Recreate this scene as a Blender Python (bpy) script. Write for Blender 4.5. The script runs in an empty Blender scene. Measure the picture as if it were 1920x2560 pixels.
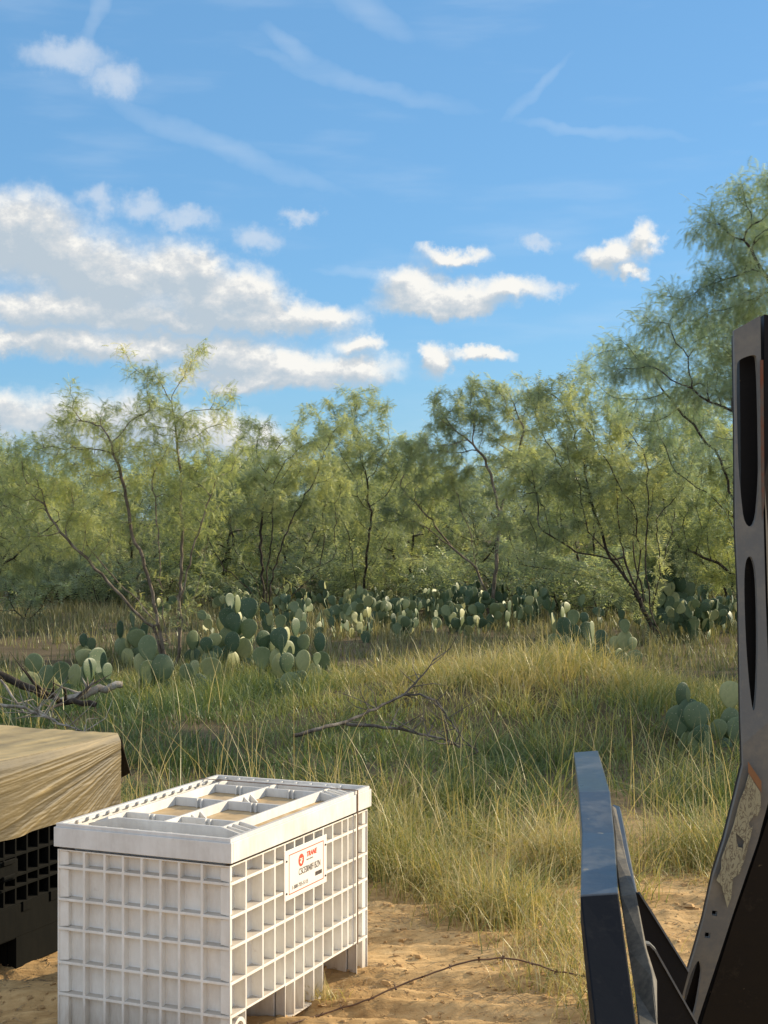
import bpy, bmesh, math, random
import numpy as np
from mathutils import Vector, Matrix
R = math.radians
C = bpy.context.scene.collection
F, H, CU, HV = 3900.0, 2.4, 960.0, 1300.0      # focal length in photo pixels, eye height, principal column, horizon row
SUN_AZ, SUN_EL = R(26), R(22)                   # azimuth from +X towards +Y

# ------------------------------------------------------------------ camera
cam = bpy.data.cameras.new('camera'); cam.sensor_fit = 'VERTICAL'; cam.sensor_height = 24
cam.lens = F/2560*24; cam.shift_y = 20/2560; cam.clip_start = 0.05; cam.clip_end = 5000
co = bpy.data.objects.new('camera', cam); C.objects.link(co)
co.location = (0, 0, H); co.rotation_euler = (R(90), 0, 0)
bpy.context.scene.camera = co

# ------------------------------------------------------------------ exposure
vs = bpy.context.scene.view_settings
vs.view_transform = 'Standard'; vs.look = 'None'; vs.gamma = 1; vs.exposure = 0.7
cy = bpy.context.scene.cycles
cy.max_bounces = 6; cy.diffuse_bounces = 3; cy.transmission_bounces = 3; cy.glossy_bounces = 3; cy.transparent_max_bounces = 4

# ------------------------------------------------------------------ sun
sl = bpy.data.lights.new('sun', 'SUN'); sl.energy = 4.4; sl.angle = R(0.53); sl.color = (1.0, 0.84, 0.6)
so = bpy.data.objects.new('sun', sl); C.objects.link(so)
sd = Vector((math.cos(SUN_AZ)*math.cos(SUN_EL), math.sin(SUN_AZ)*math.cos(SUN_EL), math.sin(SUN_EL)))
so.rotation_euler = sd.to_track_quat('Z', 'Y').to_euler(); so.location = (20, 10, 20)

# ------------------------------------------------------------------ sky with clouds (directions on the sky, azimuth and elevation)
W = bpy.data.worlds.new('World'); bpy.context.scene.world = W; W.use_nodes = True
W.cycles.sampling_method = 'MANUAL'; W.cycles.sample_map_resolution = 256
class NT:
    def __init__(s, t): s.t = t
    def n(s, ty, ins=None, **kw):
        nd = s.t.nodes.new(ty)
        for k, v in kw.items(): setattr(nd, k, v)
        for k, v in (ins or {}).items():
            if isinstance(v, bpy.types.NodeSocket): s.t.links.new(v, nd.inputs[k])
            else: nd.inputs[k].default_value = v
        return nd
    def m(s, op, a, b=0.0, c=0.0, clamp=False):
        return s.n('ShaderNodeMath', {0: a, 1: b, 2: c}, operation=op, use_clamp=clamp).outputs[0]
    def vm(s, op, a, b=(0,0,0), c=(0,0,0)):
        nd = s.n('ShaderNodeVectorMath', operation=op)
        for i, v in enumerate((a, b, c)):
            if isinstance(v, bpy.types.NodeSocket): s.t.links.new(v, nd.inputs[i])
            else: nd.inputs[i].default_value = v
        return nd.outputs['Value'] if op in ('LENGTH', 'DOT_PRODUCT') else nd.outputs[0]
    def ramp(s, fac, stops, interp='LINEAR'):
        nd = s.n('ShaderNodeValToRGB', {0: fac}); cr = nd.color_ramp; cr.interpolation = interp
        while len(cr.elements) < len(stops): cr.elements.new(0.5)
        for e, (p, c) in zip(cr.elements, stops):
            e.position = p; e.color = (*c, 1) if len(c) == 3 else c
        return nd.outputs[0]
    def mix(s, f, a, b):
        nd = s.n('ShaderNodeMix', data_type='RGBA')
        for k, v in ((0, f), (6, a), (7, b)):
            if isinstance(v, bpy.types.NodeSocket): s.t.links.new(v, nd.inputs[k])
            else: nd.inputs[k].default_value = (*v, 1) if isinstance(v, tuple) and len(v) == 3 else v
        return nd.outputs[2]
    def noise(s, vec, scale, detail=4, rough=0.55, col=False, dist=0.0):
        nd = s.n('ShaderNodeTexNoise', {'Vector': vec, 'Scale': scale, 'Detail': detail, 'Roughness': rough, 'Distortion': dist})
        return nd.outputs['Color'] if col else nd.outputs[0]
CL = [ # centre and radii, in hundredths of the photograph's pixels of arc, from the west edge of the view
 (0.35,6.2,1.3,1.15),(0.9,6.0,1.1,0.95),(1.6,6.6,1.4,1.1),(2.2,7.0,1.3,0.9),(3.1,7.2,1.5,0.95),(4.3,7.0,1.2,1.0),(5.0,6.8,.75,.7),(5.2,7.5,1.4,0.85),(6.2,7.4,1.0,.75),
 (6.9,7.9,1.3,.5),(8.0,8.0,1.0,.42),(1.5,7.9,3.6,.55),(4.8,8.1,3.6,.35),
 (0.8,8.65,1.7,.42),(2.2,8.7,1.9,.45),(3.9,8.75,2.0,.48),(5.8,8.95,1.8,.6),(7.3,9.15,1.7,.55),(8.8,9.3,1.4,.45),(6.4,9.5,3.0,.33),(9.1,8.6,.7,.32),
 (0.1,10.5,1.0,.7),(1.5,10.5,1.5,.75),(3.2,10.7,1.7,.9),(5.2,10.8,1.5,.6),(6.4,11.2,1.2,.6),
 (10.3,7.3,1.1,.6),(11.3,7.45,1.5,.48),(12.7,7.3,1.2,.36),(11.0,7.7,1.9,.25),
 (11.3,6.45,.95,.28),(12.0,8.9,1.0,.22),(10.9,9.0,.38,.42),
 (15.35,6.5,.85,.38),(16.15,6.15,.42,.45),(15.7,6.95,.45,.2)]
SOFT = [(1.8,1.95,1.5,.55),(2.9,2.4,1.0,.6),(2.5,5.2,.7,.5),(3.6,5.4,.9,.5),(4.6,5.6,1.0,.4),(6.4,6.1,.8,.45),(7.5,5.55,.6,.3),(13.9,7.4,.5,.25),(13.4,6.2,.6,.25)]
g = bpy.data.node_groups.new('cloud_density', 'ShaderNodeTree')
g.interface.new_socket('P', in_out='INPUT', socket_type='NodeSocketVector')
g.interface.new_socket('D', in_out='OUTPUT', socket_type='NodeSocketFloat')
q = NT(g); gi = q.n('NodeGroupInput'); go = q.n('NodeGroupOutput'); P = gi.outputs[0]
w1 = q.vm('MULTIPLY', q.vm('SUBTRACT', q.noise(P, 0.9, 2, .5, True), (.5, .5, .5)), (1.1, .8, 0))
w2 = q.vm('MULTIPLY', q.vm('SUBTRACT', q.noise(P, 3.2, 6, .62, True), (.5, .5, .5)), (.7, .55, 0))
Pw = q.vm('ADD', q.vm('ADD', P, w1), w2)
def field(lst, pv):
    acc = None
    lst = [(a, b, c*1.2, d*1.2) for a, b, c, d in lst]
    for cx, cy_, rx, ry in lst:
        l = q.vm('LENGTH', q.vm('MULTIPLY_ADD', pv, (1/rx, 1/ry, 0), (-cx/rx, -cy_/ry, 0)))
        acc = l if acc is None else q.m('SMOOTH_MIN', acc, l, .5)
    return q.m('SUBTRACT', 1.0, acc)
D1 = field(CL, Pw)
g.links.new(D1, go.inputs[0])
n = NT(W.node_tree); W.node_tree.nodes.clear()
tc = n.n('ShaderNodeTexCoord'); sep = n.n('ShaderNodeSeparateXYZ', {0: tc.outputs['Generated']})
x_, y_, z_ = sep.outputs
az = n.m('ARCTAN2', x_, y_)
el = n.m('ARCSINE', z_)
U = n.m('MULTIPLY_ADD', az, 39.0, 9.6); V = n.m('MULTIPLY_ADD', el, -39.0, 13.0)
p0 = n.n('ShaderNodeCombineXYZ', {0: U, 1: V, 2: 0.37}).outputs[0]
def grp(v): 
    nd = n.n('ShaderNodeGroup'); nd.node_tree = g; n.t.links.new(v, nd.inputs[0]); return nd.outputs[0]
d0 = grp(p0); d1 = grp(n.vm('ADD', p0, (.12, -.2, 0))); d2 = grp(n.vm('ADD', p0, (.12, -.42, 0)))
alpha = n.n('ShaderNodeMapRange', {0: d0, 1: -.02, 2: .66, 3: 0.0, 4: .98}, interpolation_type='SMOOTHSTEP').outputs[0]
rel = n.m('ADD', n.m('MULTIPLY', n.m('SUBTRACT', d0, d1), 1.0), n.m('MULTIPLY_ADD', n.m('MAXIMUM', d2, -.1), -.95, .84))
puff = n.noise(n.vm('MULTIPLY', p0, (1, 1.5, 1)), .95, 6, .66)
lit = n.m('ADD', rel, n.m('MULTIPLY_ADD', puff, 3.0, -1.52))
ccol = n.ramp(lit, [(0.0, (3.0, 3.5, 3.95)), (.3, (3.5, 3.85, 4.15)), (.62, (4.2, 4.35, 4.45)), (1.0, (5.7, 5.6, 5.3))])
# soft high wisps
Pw_s = n.vm('ADD', p0, n.vm('MULTIPLY', n.vm('SUBTRACT', n.noise(p0, 1.6, 6, .6, True), (.5, .5, .5)), (1.4, 1.1, 0)))
acc = None
for cx, cy_, rx, ry in SOFT:
    l = n.vm('LENGTH', n.vm('MULTIPLY_ADD', Pw_s, (1/rx, 1/ry, 0), (-cx/rx, -cy_/ry, 0)))
    acc = l if acc is None else n.m('MINIMUM', acc, l)
sa = n.n('ShaderNodeMapRange', {0: n.m('SUBTRACT', 1.0, acc), 1: 0.0, 2: .9, 3: 0.0, 4: .62}, interpolation_type='SMOOTHSTEP').outputs[0]
def streak(cx, cy_, ang, rx, ry):
    ca, sa_ = math.cos(R(ang)), math.sin(R(ang))
    wv = n.vm('ADD', p0, n.vm('MULTIPLY', n.vm('SUBTRACT', n.noise(p0, .7, 3, .6, True), (.5, .5, .5)), (.8, .8, 0)))
    a = n.m('MULTIPLY_ADD', n.vm('DOT_PRODUCT', wv, (ca/rx, sa_/rx, 0)), 1.0, -(cx*ca+cy_*sa_)/rx)
    b = n.m('MULTIPLY_ADD', n.vm('DOT_PRODUCT', wv, (-sa_/ry, ca/ry, 0)), 1.0, (cx*sa_-cy_*ca)/ry)
    r2 = n.m('ADD', n.m('MULTIPLY', a, a), n.m('MULTIPLY', b, b))
    return n.m('MULTIPLY', n.m('MAXIMUM', n.m('SUBTRACT', 1.0, r2), 0.0), .24)
st = streak(9.0, 2.3, 14, 3.4, .26)
for a in ((2.6, .7, -63, 1.6, .22), (9.6, 6.95, 7, 1.9, .16), (13.4, 2.6, -40, 1.3, .16), (5.5, 3.9, 18, 3.6, .35), (15.0, 3.6, 8, 2.4, .18), (7.4, 1.6, 35, 1.2, .3), (9.2, .7, 30, 1.4, .45)):
    st = n.m('MAXIMUM', st, streak(*a))
stv = n.n('ShaderNodeMapping', {0: p0, 2: (0, 0, R(-16)), 3: (.28, 1.5, 1)}).outputs[0]
fil = n.noise(stv, .9, 4, .5)
veil = n.n('ShaderNodeMapRange', {0: fil, 1: .48, 2: .8, 3: 0.0, 4: .14}, interpolation_type='SMOOTHSTEP').outputs[0]
wa = n.m('MAXIMUM', n.m('MULTIPLY', st, n.m('MULTIPLY_ADD', fil, 1.8, -.15, True)), veil)
sky = n.n('ShaderNodeTexSky', sky_type='NISHITA', sun_disc=False, sun_elevation=SUN_EL, sun_rotation=R(90)-SUN_AZ, altitude=100, air_density=1.0, dust_density=.3, ozone_density=5.0)
skyc = n.mix(.5, n.vm('MULTIPLY', sky.outputs[0], (.80, .92, .95)), (1.1, 2.6, 4.45))
c1 = n.mix(wa, skyc, (4.4, 5.0, 5.6))
c2 = n.mix(sa, c1, (4.2, 4.6, 5.1))
c3 = n.mix(alpha, c2, ccol)
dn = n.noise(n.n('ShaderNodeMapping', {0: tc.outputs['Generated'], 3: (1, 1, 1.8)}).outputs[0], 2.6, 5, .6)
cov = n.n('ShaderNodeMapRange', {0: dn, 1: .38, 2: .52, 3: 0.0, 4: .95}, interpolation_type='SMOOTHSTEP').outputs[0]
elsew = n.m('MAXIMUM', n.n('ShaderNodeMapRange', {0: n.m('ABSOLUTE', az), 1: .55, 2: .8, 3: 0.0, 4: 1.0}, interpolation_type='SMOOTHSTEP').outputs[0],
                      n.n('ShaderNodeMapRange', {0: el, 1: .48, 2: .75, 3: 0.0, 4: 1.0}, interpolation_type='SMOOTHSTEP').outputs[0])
c3 = n.mix(n.m('MULTIPLY', cov, elsew), c3, (4.6, 5.1, 5.9))  # bright clouds added outside the view to lift the ambient light
above = n.m('GREATER_THAN', z_, -.02)
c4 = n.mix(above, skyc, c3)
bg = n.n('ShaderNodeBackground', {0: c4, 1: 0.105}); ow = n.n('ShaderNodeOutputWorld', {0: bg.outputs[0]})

# ------------------------------------------------------------------ helpers
def tag(o, label=None, cat=None, group=None, kind=None):
    for k, v in (('label', label), ('category', cat), ('group', group), ('kind', kind)):
        if v: o[k] = v
    return o
def empty(name, loc=(0,0,0), rz=0):
    o = bpy.data.objects.new(name, None); C.objects.link(o); o.location = loc; o.rotation_euler = (0,0,rz); o.empty_display_size = .2; return o
def link(name, me, mats=None, parent=None):
    o = bpy.data.objects.new(name, me); C.objects.link(o); o.parent = parent
    for mm in (mats if isinstance(mats, (list, tuple)) else [mats]):
        if mm and mm.name not in [x.name for x in me.materials if x]: me.materials.append(mm)
    return o
def arr_mesh(name, verts, faces, attrs=None, smooth=False):
    verts = np.asarray(verts, np.float32).reshape(-1, 3); faces = np.asarray(faces, np.int32); k = faces.shape[1]
    me = bpy.data.meshes.new(name); me.vertices.add(len(verts)); me.vertices.foreach_set('co', verts.ravel())
    me.loops.add(faces.size); me.loops.foreach_set('vertex_index', faces.ravel())
    me.polygons.add(len(faces)); me.polygons.foreach_set('loop_start', np.arange(0, faces.size, k, dtype=np.int32))
    me.polygons.foreach_set('use_smooth', np.full(len(faces), smooth))
    for nm, a in (attrs or {}).items():
        at = me.attributes.new(nm, 'FLOAT', 'POINT'); at.data.foreach_set('value', np.asarray(a, np.float32))
    me.update(); me.validate(); return me
def bm_obj(name, bm, mats, parent=None, smooth=False, bev=0):
    me = bpy.data.meshes.new(name); bmesh.ops.recalc_face_normals(bm, faces=bm.faces[:]); bm.to_mesh(me); bm.free()
    if smooth:
        for p in me.polygons: p.use_smooth = True
    o = link(name, me, mats, parent)
    if bev:
        md = o.modifiers.new('bevel', 'BEVEL'); md.width = bev; md.segments = 2; md.limit_method = 'ANGLE'; md.angle_limit = R(40)
    return o
def box(bm, x0, x1, y0, y1, z0, z1, mi=0):
    v = [bm.verts.new(p) for p in ((x0,y0,z0),(x1,y0,z0),(x1,y1,z0),(x0,y1,z0),(x0,y0,z1),(x1,y0,z1),(x1,y1,z1),(x0,y1,z1))]
    for f in ((3,2,1,0),(4,5,6,7),(0,1,5,4),(1,2,6,5),(2,3,7,6),(3,0,4,7)):
        bm.faces.new([v[i] for i in f]).material_index = mi
    return v
def prism(bm, pts, off, mi=0):
    a = [bm.verts.new(p) for p in pts]; b = [bm.verts.new(Vector(p)+Vector(off)) for p in pts]
    bm.faces.new(a[::-1]).material_index = mi; bm.faces.new(b).material_index = mi
    for i in range(len(a)):
        j = (i+1) % len(a); bm.faces.new((a[i], a[j], b[j], b[i])).material_index = mi
def tube(pts, rads, sides=6):
    pts = [Vector(p) for p in pts]; V_, F_ = [], []
    for i, p in enumerate(pts):
        d = (pts[min(i+1, len(pts)-1)]-pts[max(i-1, 0)]).normalized()
        a = d.cross(Vector((.13, .31, .94))).normalized(); b = d.cross(a)
        for k in range(sides):
            t = 2*math.pi*k/sides; V_.append(p+(a*math.cos(t)+b*math.sin(t))*rads[i])
    for i in range(len(pts)-1):
        for k in range(sides):
            k2 = (k+1) % sides; F_.append((i*sides+k, i*sides+k2, (i+1)*sides+k2, (i+1)*sides+k))
    return V_, F_
def tubes_mesh(name, lst, sides=6):
    V_, F_ = [], []
    for pts, rads in lst:
        v, f = tube(pts, rads, sides); o = len(V_); V_ += v; F_ += [tuple(i+o for i in q_) for q_ in f]
    return arr_mesh(name, [tuple(v) for v in V_], F_, smooth=True)
def at(u, v, Y): return Vector(((u-CU)/F*Y, Y, H-(v-HV)/F*Y))
# value noise in numpy
_rng = np.random.RandomState(7); _tab = _rng.rand(256, 256)
def vnoise(x, y):
    xi = np.floor(x).astype(int); yi = np.floor(y).astype(int); fx = x-xi; fy = y-yi
    fx = fx*fx*(3-2*fx); fy = fy*fy*(3-2*fy); t = lambda a, b: _tab[a & 255, b & 255]
    return (t(xi,yi)*(1-fx)+t(xi+1,yi)*fx)*(1-fy)+(t(xi,yi+1)*(1-fx)+t(xi+1,yi+1)*fx)*fy
def fbm(x, y, o=4):
    s, a, tot = 0, 1, 0
    for i in range(o): s = s+a*vnoise(x*2**i+17.3*i, y*2**i+5.1*i); tot += a; a *= .5
    return s/tot

# ------------------------------------------------------------------ materials
def mat(name):
    m = bpy.data.materials.new(name); m.use_nodes = True; m.node_tree.nodes.clear(); return m, NT(m.node_tree)
def fin(m, t, col, rough=.8, bump=None, bstr=.3, bdist=.01, spec=.3, metal=0.0, coat=0.0, sub=0):
    ins = {'Base Color': col if isinstance(col, bpy.types.NodeSocket) else (*col, 1), 'Roughness': rough, 'Specular IOR Level': spec, 'Metallic': metal, 'Coat Weight': coat}
    b = t.n('ShaderNodeBsdfPrincipled', ins)
    if bump is not None:
        bn = t.n('ShaderNodeBump', {'Strength': bstr, 'Distance': bdist, 'Height': bump}); t.t.links.new(bn.outputs[0], b.inputs['Normal'])
    t.n('ShaderNodeOutputMaterial', {0: b.outputs[0]}); return m
def obj_co(t): return t.n('ShaderNodeTexCoord').outputs['Object']
def leafy(name, stops, trans=.45, rough=.6, noise_scale=None):
    m, t = mat(name); a = t.n('ShaderNodeAttribute', attribute_name='tint').outputs['Fac']
    col = t.ramp(a, stops)
    d = t.n('ShaderNodeBsdfDiffuse', {0: col}); tr = t.n('ShaderNodeBsdfTranslucent', {0: t.vm('MULTIPLY', col, (1.25, 1.2, .7))})
    gl = t.n('ShaderNodeBsdfGlossy', {0: (.8, .85, .8, 1), 1: rough-.15})
    mx = t.n('ShaderNodeMixShader', {0: trans, 1: d.outputs[0], 2: tr.outputs[0]})
    fr = t.n('ShaderNodeMixShader', {0: .05, 1: mx.outputs[0], 2: gl.outputs[0]})
    t.n('ShaderNodeOutputMaterial', {0: fr.outputs[0]}); return m
def m_plastic(name, base, dirt, amt=.5, rough=.45, splash=.75, spec=.35):
    m, t = mat(name); o = obj_co(t)
    big = t.noise(o, 3.5, 6, .65); fine = t.noise(t.n('ShaderNodeMapping', {0: o, 3: (1, 1, .25)}).outputs[0], 22, 5, .7)
    f = t.n('ShaderNodeMapRange', {0: t.m('ADD', t.m('MULTIPLY', big, .6), t.m('MULTIPLY', fine, .4)), 1: .42, 2: .72, 3: 0.0, 4: amt}).outputs[0]
    oz = t.n('ShaderNodeSeparateXYZ', {0: o}).outputs[2]
    mud = t.n('ShaderNodeMapRange', {0: t.m('ADD', oz, t.m('MULTIPLY', fine, -.35)), 1: -.16, 2: .06, 3: splash, 4: 0.0}).outputs[0]
    blot = t.n('ShaderNodeMapRange', {0: t.noise(o, 13, 4, .7), 1: .63, 2: .74, 3: 0.0, 4: .4}).outputs[0]
    f = t.m('MAXIMUM', f, t.m('MAXIMUM', mud, blot))
    gz = t.n('ShaderNodeSeparateXYZ', {0: t.n('ShaderNodeNewGeometry').outputs['Normal']}).outputs[2]
    up = t.n('ShaderNodeMapRange', {0: t.m('ADD', gz, t.m('MULTIPLY_ADD', big, .9, -.45)), 1: .45, 2: .95, 3: 0.0, 4: .85}).outputs[0]  # dust settled on ledges
    c = t.mix(t.m('MAXIMUM', f, up), base, dirt)
    sc_ = t.noise(t.n('ShaderNodeMapping', {0: o, 3: (3, 3, 40)}).outputs[0], 3, 3, .7)
    return fin(m, t, c, t.m('MULTIPLY_ADD', big, .25, rough), t.m('ADD', fine, t.m('MULTIPLY', sc_, .3)), .12, .004, spec)
M_white = m_plastic('white_plastic', (.80,.79,.745), (.42,.36,.29), .55)
M_lid = m_plastic('lid_plastic', (.72,.72,.70), (.45,.42,.38), .75, .5)
M_black = m_plastic('black_plastic', (.004,.0045,.004), (.016,.015,.012), .5, .75, 0.0, .08)
m, t = mat('silty_water'); o = obj_co(t); M_mud = fin(m, t, t.ramp(t.noise(o, 7, 5, .6, dist=1.0), [(.3,(.30,.20,.09)),(.5,(.42,.29,.14)),(.66,(.50,.37,.20)),(.75,(.60,.50,.36))]), t.ramp(t.noise(o, 5, 3), [(.4,(.35,)*3),(.6,(.7,)*3)]), t.noise(o, 40, 3), .15, .004, .5)
m, t = mat('sign_white'); M_sign = fin(m, t, t.mix(t.m('MULTIPLY', t.noise(obj_co(t), 9, 5), .25), (.82,.80,.76), (.6,.52,.42)), .35, t.noise(obj_co(t), 20), .05, .003)
m, t = mat('sign_red'); M_red = fin(m, t, t.mix(t.noise(obj_co(t), 60), (.62,.06,.035), (.72,.12,.07)), .4)
m, t = mat('sign_ink'); M_ink = fin(m, t, t.mix(t.noise(obj_co(t), 80), (.05,.045,.04), (.12,.1,.09)), .5)
m, t = mat('strap_brown'); M_strap = fin(m, t, t.mix(t.noise(obj_co(t), 30), (.07,.035,.02), (.16,.09,.05)), .6)
m, t = mat('plastic_film'); o = obj_co(t)
aa = t.n('ShaderNodeAttribute', attribute_name='tint').outputs['Fac']
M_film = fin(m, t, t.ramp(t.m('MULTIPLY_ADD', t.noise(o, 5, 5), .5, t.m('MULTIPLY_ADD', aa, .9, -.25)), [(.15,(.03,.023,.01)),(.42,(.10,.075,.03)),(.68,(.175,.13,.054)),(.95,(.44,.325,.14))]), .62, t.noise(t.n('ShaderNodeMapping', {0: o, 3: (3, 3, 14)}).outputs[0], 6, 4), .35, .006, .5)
m, t = mat('dark_flap'); M_flap = fin(m, t, t.mix(t.noise(obj_co(t), 14), (.012,.012,.01), (.09,.07,.04)), .5, t.noise(obj_co(t), 30), .3, .01)
def m_paint(name, base, wear, lo=.55, hi=.75, rough=.4, sc=6, spec=.5):
    m, t = mat(name); o = obj_co(t); nz = t.noise(o, sc, 7, .7); n2 = t.noise(o, sc*7, 4, .7)
    f = t.n('ShaderNodeMapRange', {0: t.m('ADD', t.m('MULTIPLY', nz, .7), t.m('MULTIPLY', n2, .3)), 1: lo, 2: hi, 3: 0.0, 4: 1.0}).outputs[0]
    sp = t.n('ShaderNodeMapRange', {0: t.noise(o, 22, 2, .5), 1: .74, 2: .77, 3: 0.0, 4: .85}).outputs[0]
    c = t.mix(sp, t.mix(f, base, wear), (.2,.17,.11))
    return fin(m, t, c, t.m('MULTIPLY_ADD', nz, .4, rough-.15), n2, .18, .003, spec)
M_steelblue = m_paint('worn_black_paint', (.018,.026,.036), (.10,.105,.105), .5, .68, .3, 3, .9)  # beam paint with the sky's blue sheen put into its base colour
M_steeltan = m_paint('dusty_steel', (.12,.13,.135), (.20,.195,.17), .45, .74, .65, 7, .3)
M_steelblack = m_paint('black_paint', (.006,.006,.007), (.03,.026,.02), .56, .72, .6, 9, .2)
M_beam_shaded = m_paint('beam_paint_shaded', (.006,.008,.012), (.03,.03,.03), .5, .75, .7, 5, .08)  # beam paint darkened, the dark reflection on its lower face put into colour
M_rail = m_paint('dusty_rail', (.05,.047,.04), (.17,.15,.115), .42, .66, .6, 6, .3)
M_rust = m_paint('rusty_steel', (.10,.085,.07), (.16,.05,.025), .45, .6, .7, 8, .3)
m, t = mat('decal_cream'); o = obj_co(t); vo = t.n('ShaderNodeTexVoronoi', {'Vector': t.n('ShaderNodeMapping', {0: o, 2: (0, R(22), 0), 3: (2.6, 1, 1)}).outputs[0], 'Scale': 17}, feature='DISTANCE_TO_EDGE').outputs[0]
lines = t.n('ShaderNodeMapRange', {0: t.m('ABSOLUTE', t.m('SUBTRACT', t.noise(t.n('ShaderNodeMapping', {0: o, 2: (0, R(25), 0), 3: (2.2, 1, .8)}).outputs[0], 26, 3, .6, dist=1.5), .5)), 1: .02, 2: .05, 3: 1.0, 4: 0.0}).outputs[0]
M_decal = fin(m, t, t.mix(lines, t.mix(t.noise(o, 18), (.24,.25,.19), (.32,.33,.25)), (.13,.125,.10)), .6)
m, t = mat('decal_orange'); M_decor = fin(m, t, t.mix(t.noise(obj_co(t), 25), (.17,.085,.045), (.24,.14,.08)), .6)
def m_bark(name, a, b, c):
    m, t = mat(name); o = obj_co(t); nz = t.noise(t.n('ShaderNodeMapping', {0: o, 3: (1, 1, .3)}).outputs[0], 9, 6, .7)
    return fin(m, t, t.ramp(nz, [(.3, a), (.5, b), (.7, c)]), .9, t.noise(o, 28, 5, .7), .7, .02, .15)
M_bark = m_bark('mesquite_bark', (.07,.055,.04), (.19,.155,.12), (.36,.31,.25))
M_barkd = m_bark('dark_bark', (.02,.018,.015), (.055,.045,.037), (.14,.12,.10))
M_dead = m_bark('dead_wood', (.10,.085,.07), (.30,.26,.21), (.5,.45,.38))
M_deadd = m_bark('grey_dead_wood', (.04,.036,.032), (.12,.105,.09), (.28,.25,.21))
M_leafA = leafy('mesquite_leaf_yellow', [(0,(.14,.19,.12)),(.45,(.34,.40,.20)),(.8,(.52,.55,.25)),(1,(.60,.56,.27))], .55)
M_leafB = leafy('mesquite_leaf_green', [(0,(.12,.165,.125)),(.5,(.30,.365,.23)),(1,(.50,.53,.29))], .55)
M_leafC = leafy('mesquite_leaf_blue', [(0,(.12,.19,.155)),(.5,(.28,.38,.285)),(1,(.46,.54,.38))], .5)
M_grass = leafy('grass_blade', [(0,(.045,.095,.03)),(.3,(.12,.17,.055)),(.5,(.26,.28,.08)),(.72,(.45,.37,.15)),(1,(.60,.49,.28))], .35)
M_dry = leafy('dry_blade', [(0,(.06,.08,.03)),(.5,(.14,.155,.065)),(1,(.40,.34,.18))], .3)
# ------------------------------------------------------------------ terrain
RW, RD = .955, 1.54                              # bin footprint
ALPHA = R(-23.5)
ax = Vector((math.cos(ALPHA), math.sin(ALPHA), 0)); ay = Vector((-math.sin(ALPHA), math.cos(ALPHA), 0))
def edge_y(x):   # where grass begins on the bare sand
    return np.interp(x, [-6,-2.6,-1.6,-.2,.25,.55,.8,1.05,1.25,1.4,1.7,2.1,3,6], [9.8,10.4,10.5,11.2,10.9,10.3,9.5,9.0,9.3,11.0,10.8,9.9,9.6,9.3])
def height(x, y):
    x = np.asarray(x, float); y = np.asarray(y, float)
    h = .06*(fbm(x*.35, y*.35, 3)-.5)+.22*np.clip((y-10.5)/2, 0, 1)*(fbm(x*.8+5, y*.8, 2)-.42)*np.clip((30-y)/6, 0, 1)
    h = h+.55*np.exp(-(((x-1.6)/2.6)**2+((y-18.2)/2.9)**2))+.18*np.exp(-(((x+2.5)/2.5)**2+((y-17)/2.5)**2))
    h = h+.35*np.clip((y-40)/60, 0, 1)+.5*(fbm(x*.03+3, y*.03, 2)-.5)*np.clip((y-40)/40, 0, 1)
    nz = np.clip((13-y)/2.5, 0, 1)*np.clip((y-3)/2, 0, 1)
    yy = y+.11*x+.10*(fbm(x*.6, y*.6+9, 2)-.5)
    rut = 0
    for c0, wd, dp in ((7.55,.09,.035),(8.05,.11,.03),(7.0,.1,.03),(8.9,.09,.028),(9.9,.13,.035),(6.3,.1,.03)):
        d = (yy-c0)/wd; rut = rut-dp*np.exp(-d*d)*(.55+.9*vnoise(x*1.1+c0*9, y*0))+dp*.6*np.exp(-((np.abs(d)-1.7)/.6)**2)
        lug = np.sin((x+.25*(yy-c0)+.05*fbm(x*6, y*6, 2))*2*math.pi/.085)
        rut = rut+.006*lug*np.exp(-d*d*.6)*np.clip(vnoise(x*.8+c0*3, y*.8)*2.6-.9, 0, 1)
    rough = .030*(fbm(x*2.2, y*3.4, 4)-.5)+.022*(fbm(x*7, y*10, 4)-.5)+.05*np.clip(fbm(x*4.5+40, y*6+8, 4)-.60, 0, 1)+.008*(fbm(x*22, y*28, 2)-.5)
    h = h*(1-nz*.85)+nz*(rut*1.15+rough*1.1+.012*np.clip(fbm(x*11+3, y*9+1, 3)-.52, 0, 1)*3)
    return h
def lines(lo, hi, segs):
    out = [lo]
    for a, b, s in segs:
        k = max(1, int(round((b-a)/s))); out += list(np.linspace(a, b, k+1)[1:])
    return np.array(out)
gx = lines(-1500, 0, [(-1500,-300,200),(-300,-60,30),(-60,-12,3),(-12,-3.2,.4),(-3.2,3.4,.022),(3.4,12,.4),(12,60,3),(60,300,30),(300,1500,200)])
gy = lines(-200, 0, [(-200,-10,20),(-10,5,1),(5,6.6,.1),(6.6,11.4,.022),(11.4,14,.1),(14,30,.4),(30,90,2),(90,300,15),(300,3500,200)])
GX, GY = np.meshgrid(gx, gy); GZ = height(GX, GY)
nx, ny = len(gx), len(gy); idx = np.arange(nx*ny).reshape(ny, nx)
fc = np.stack([idx[:-1,:-1], idx[:-1,1:], idx[1:,1:], idx[1:,:-1]], -1).reshape(-1, 4)
m, t = mat('sandy_soil'); geo = t.n('ShaderNodeNewGeometry').outputs['Position']
pz = t.n('ShaderNodeSeparateXYZ', {0: geo})
n1 = t.noise(geo, 1.1, 6, .65); n2 = t.noise(t.n('ShaderNodeMapping', {0: geo, 3: (.7, 2.8, 1)}).outputs[0], 6, 6, .7); n3 = t.noise(geo, 55, 4, .7)
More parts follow.
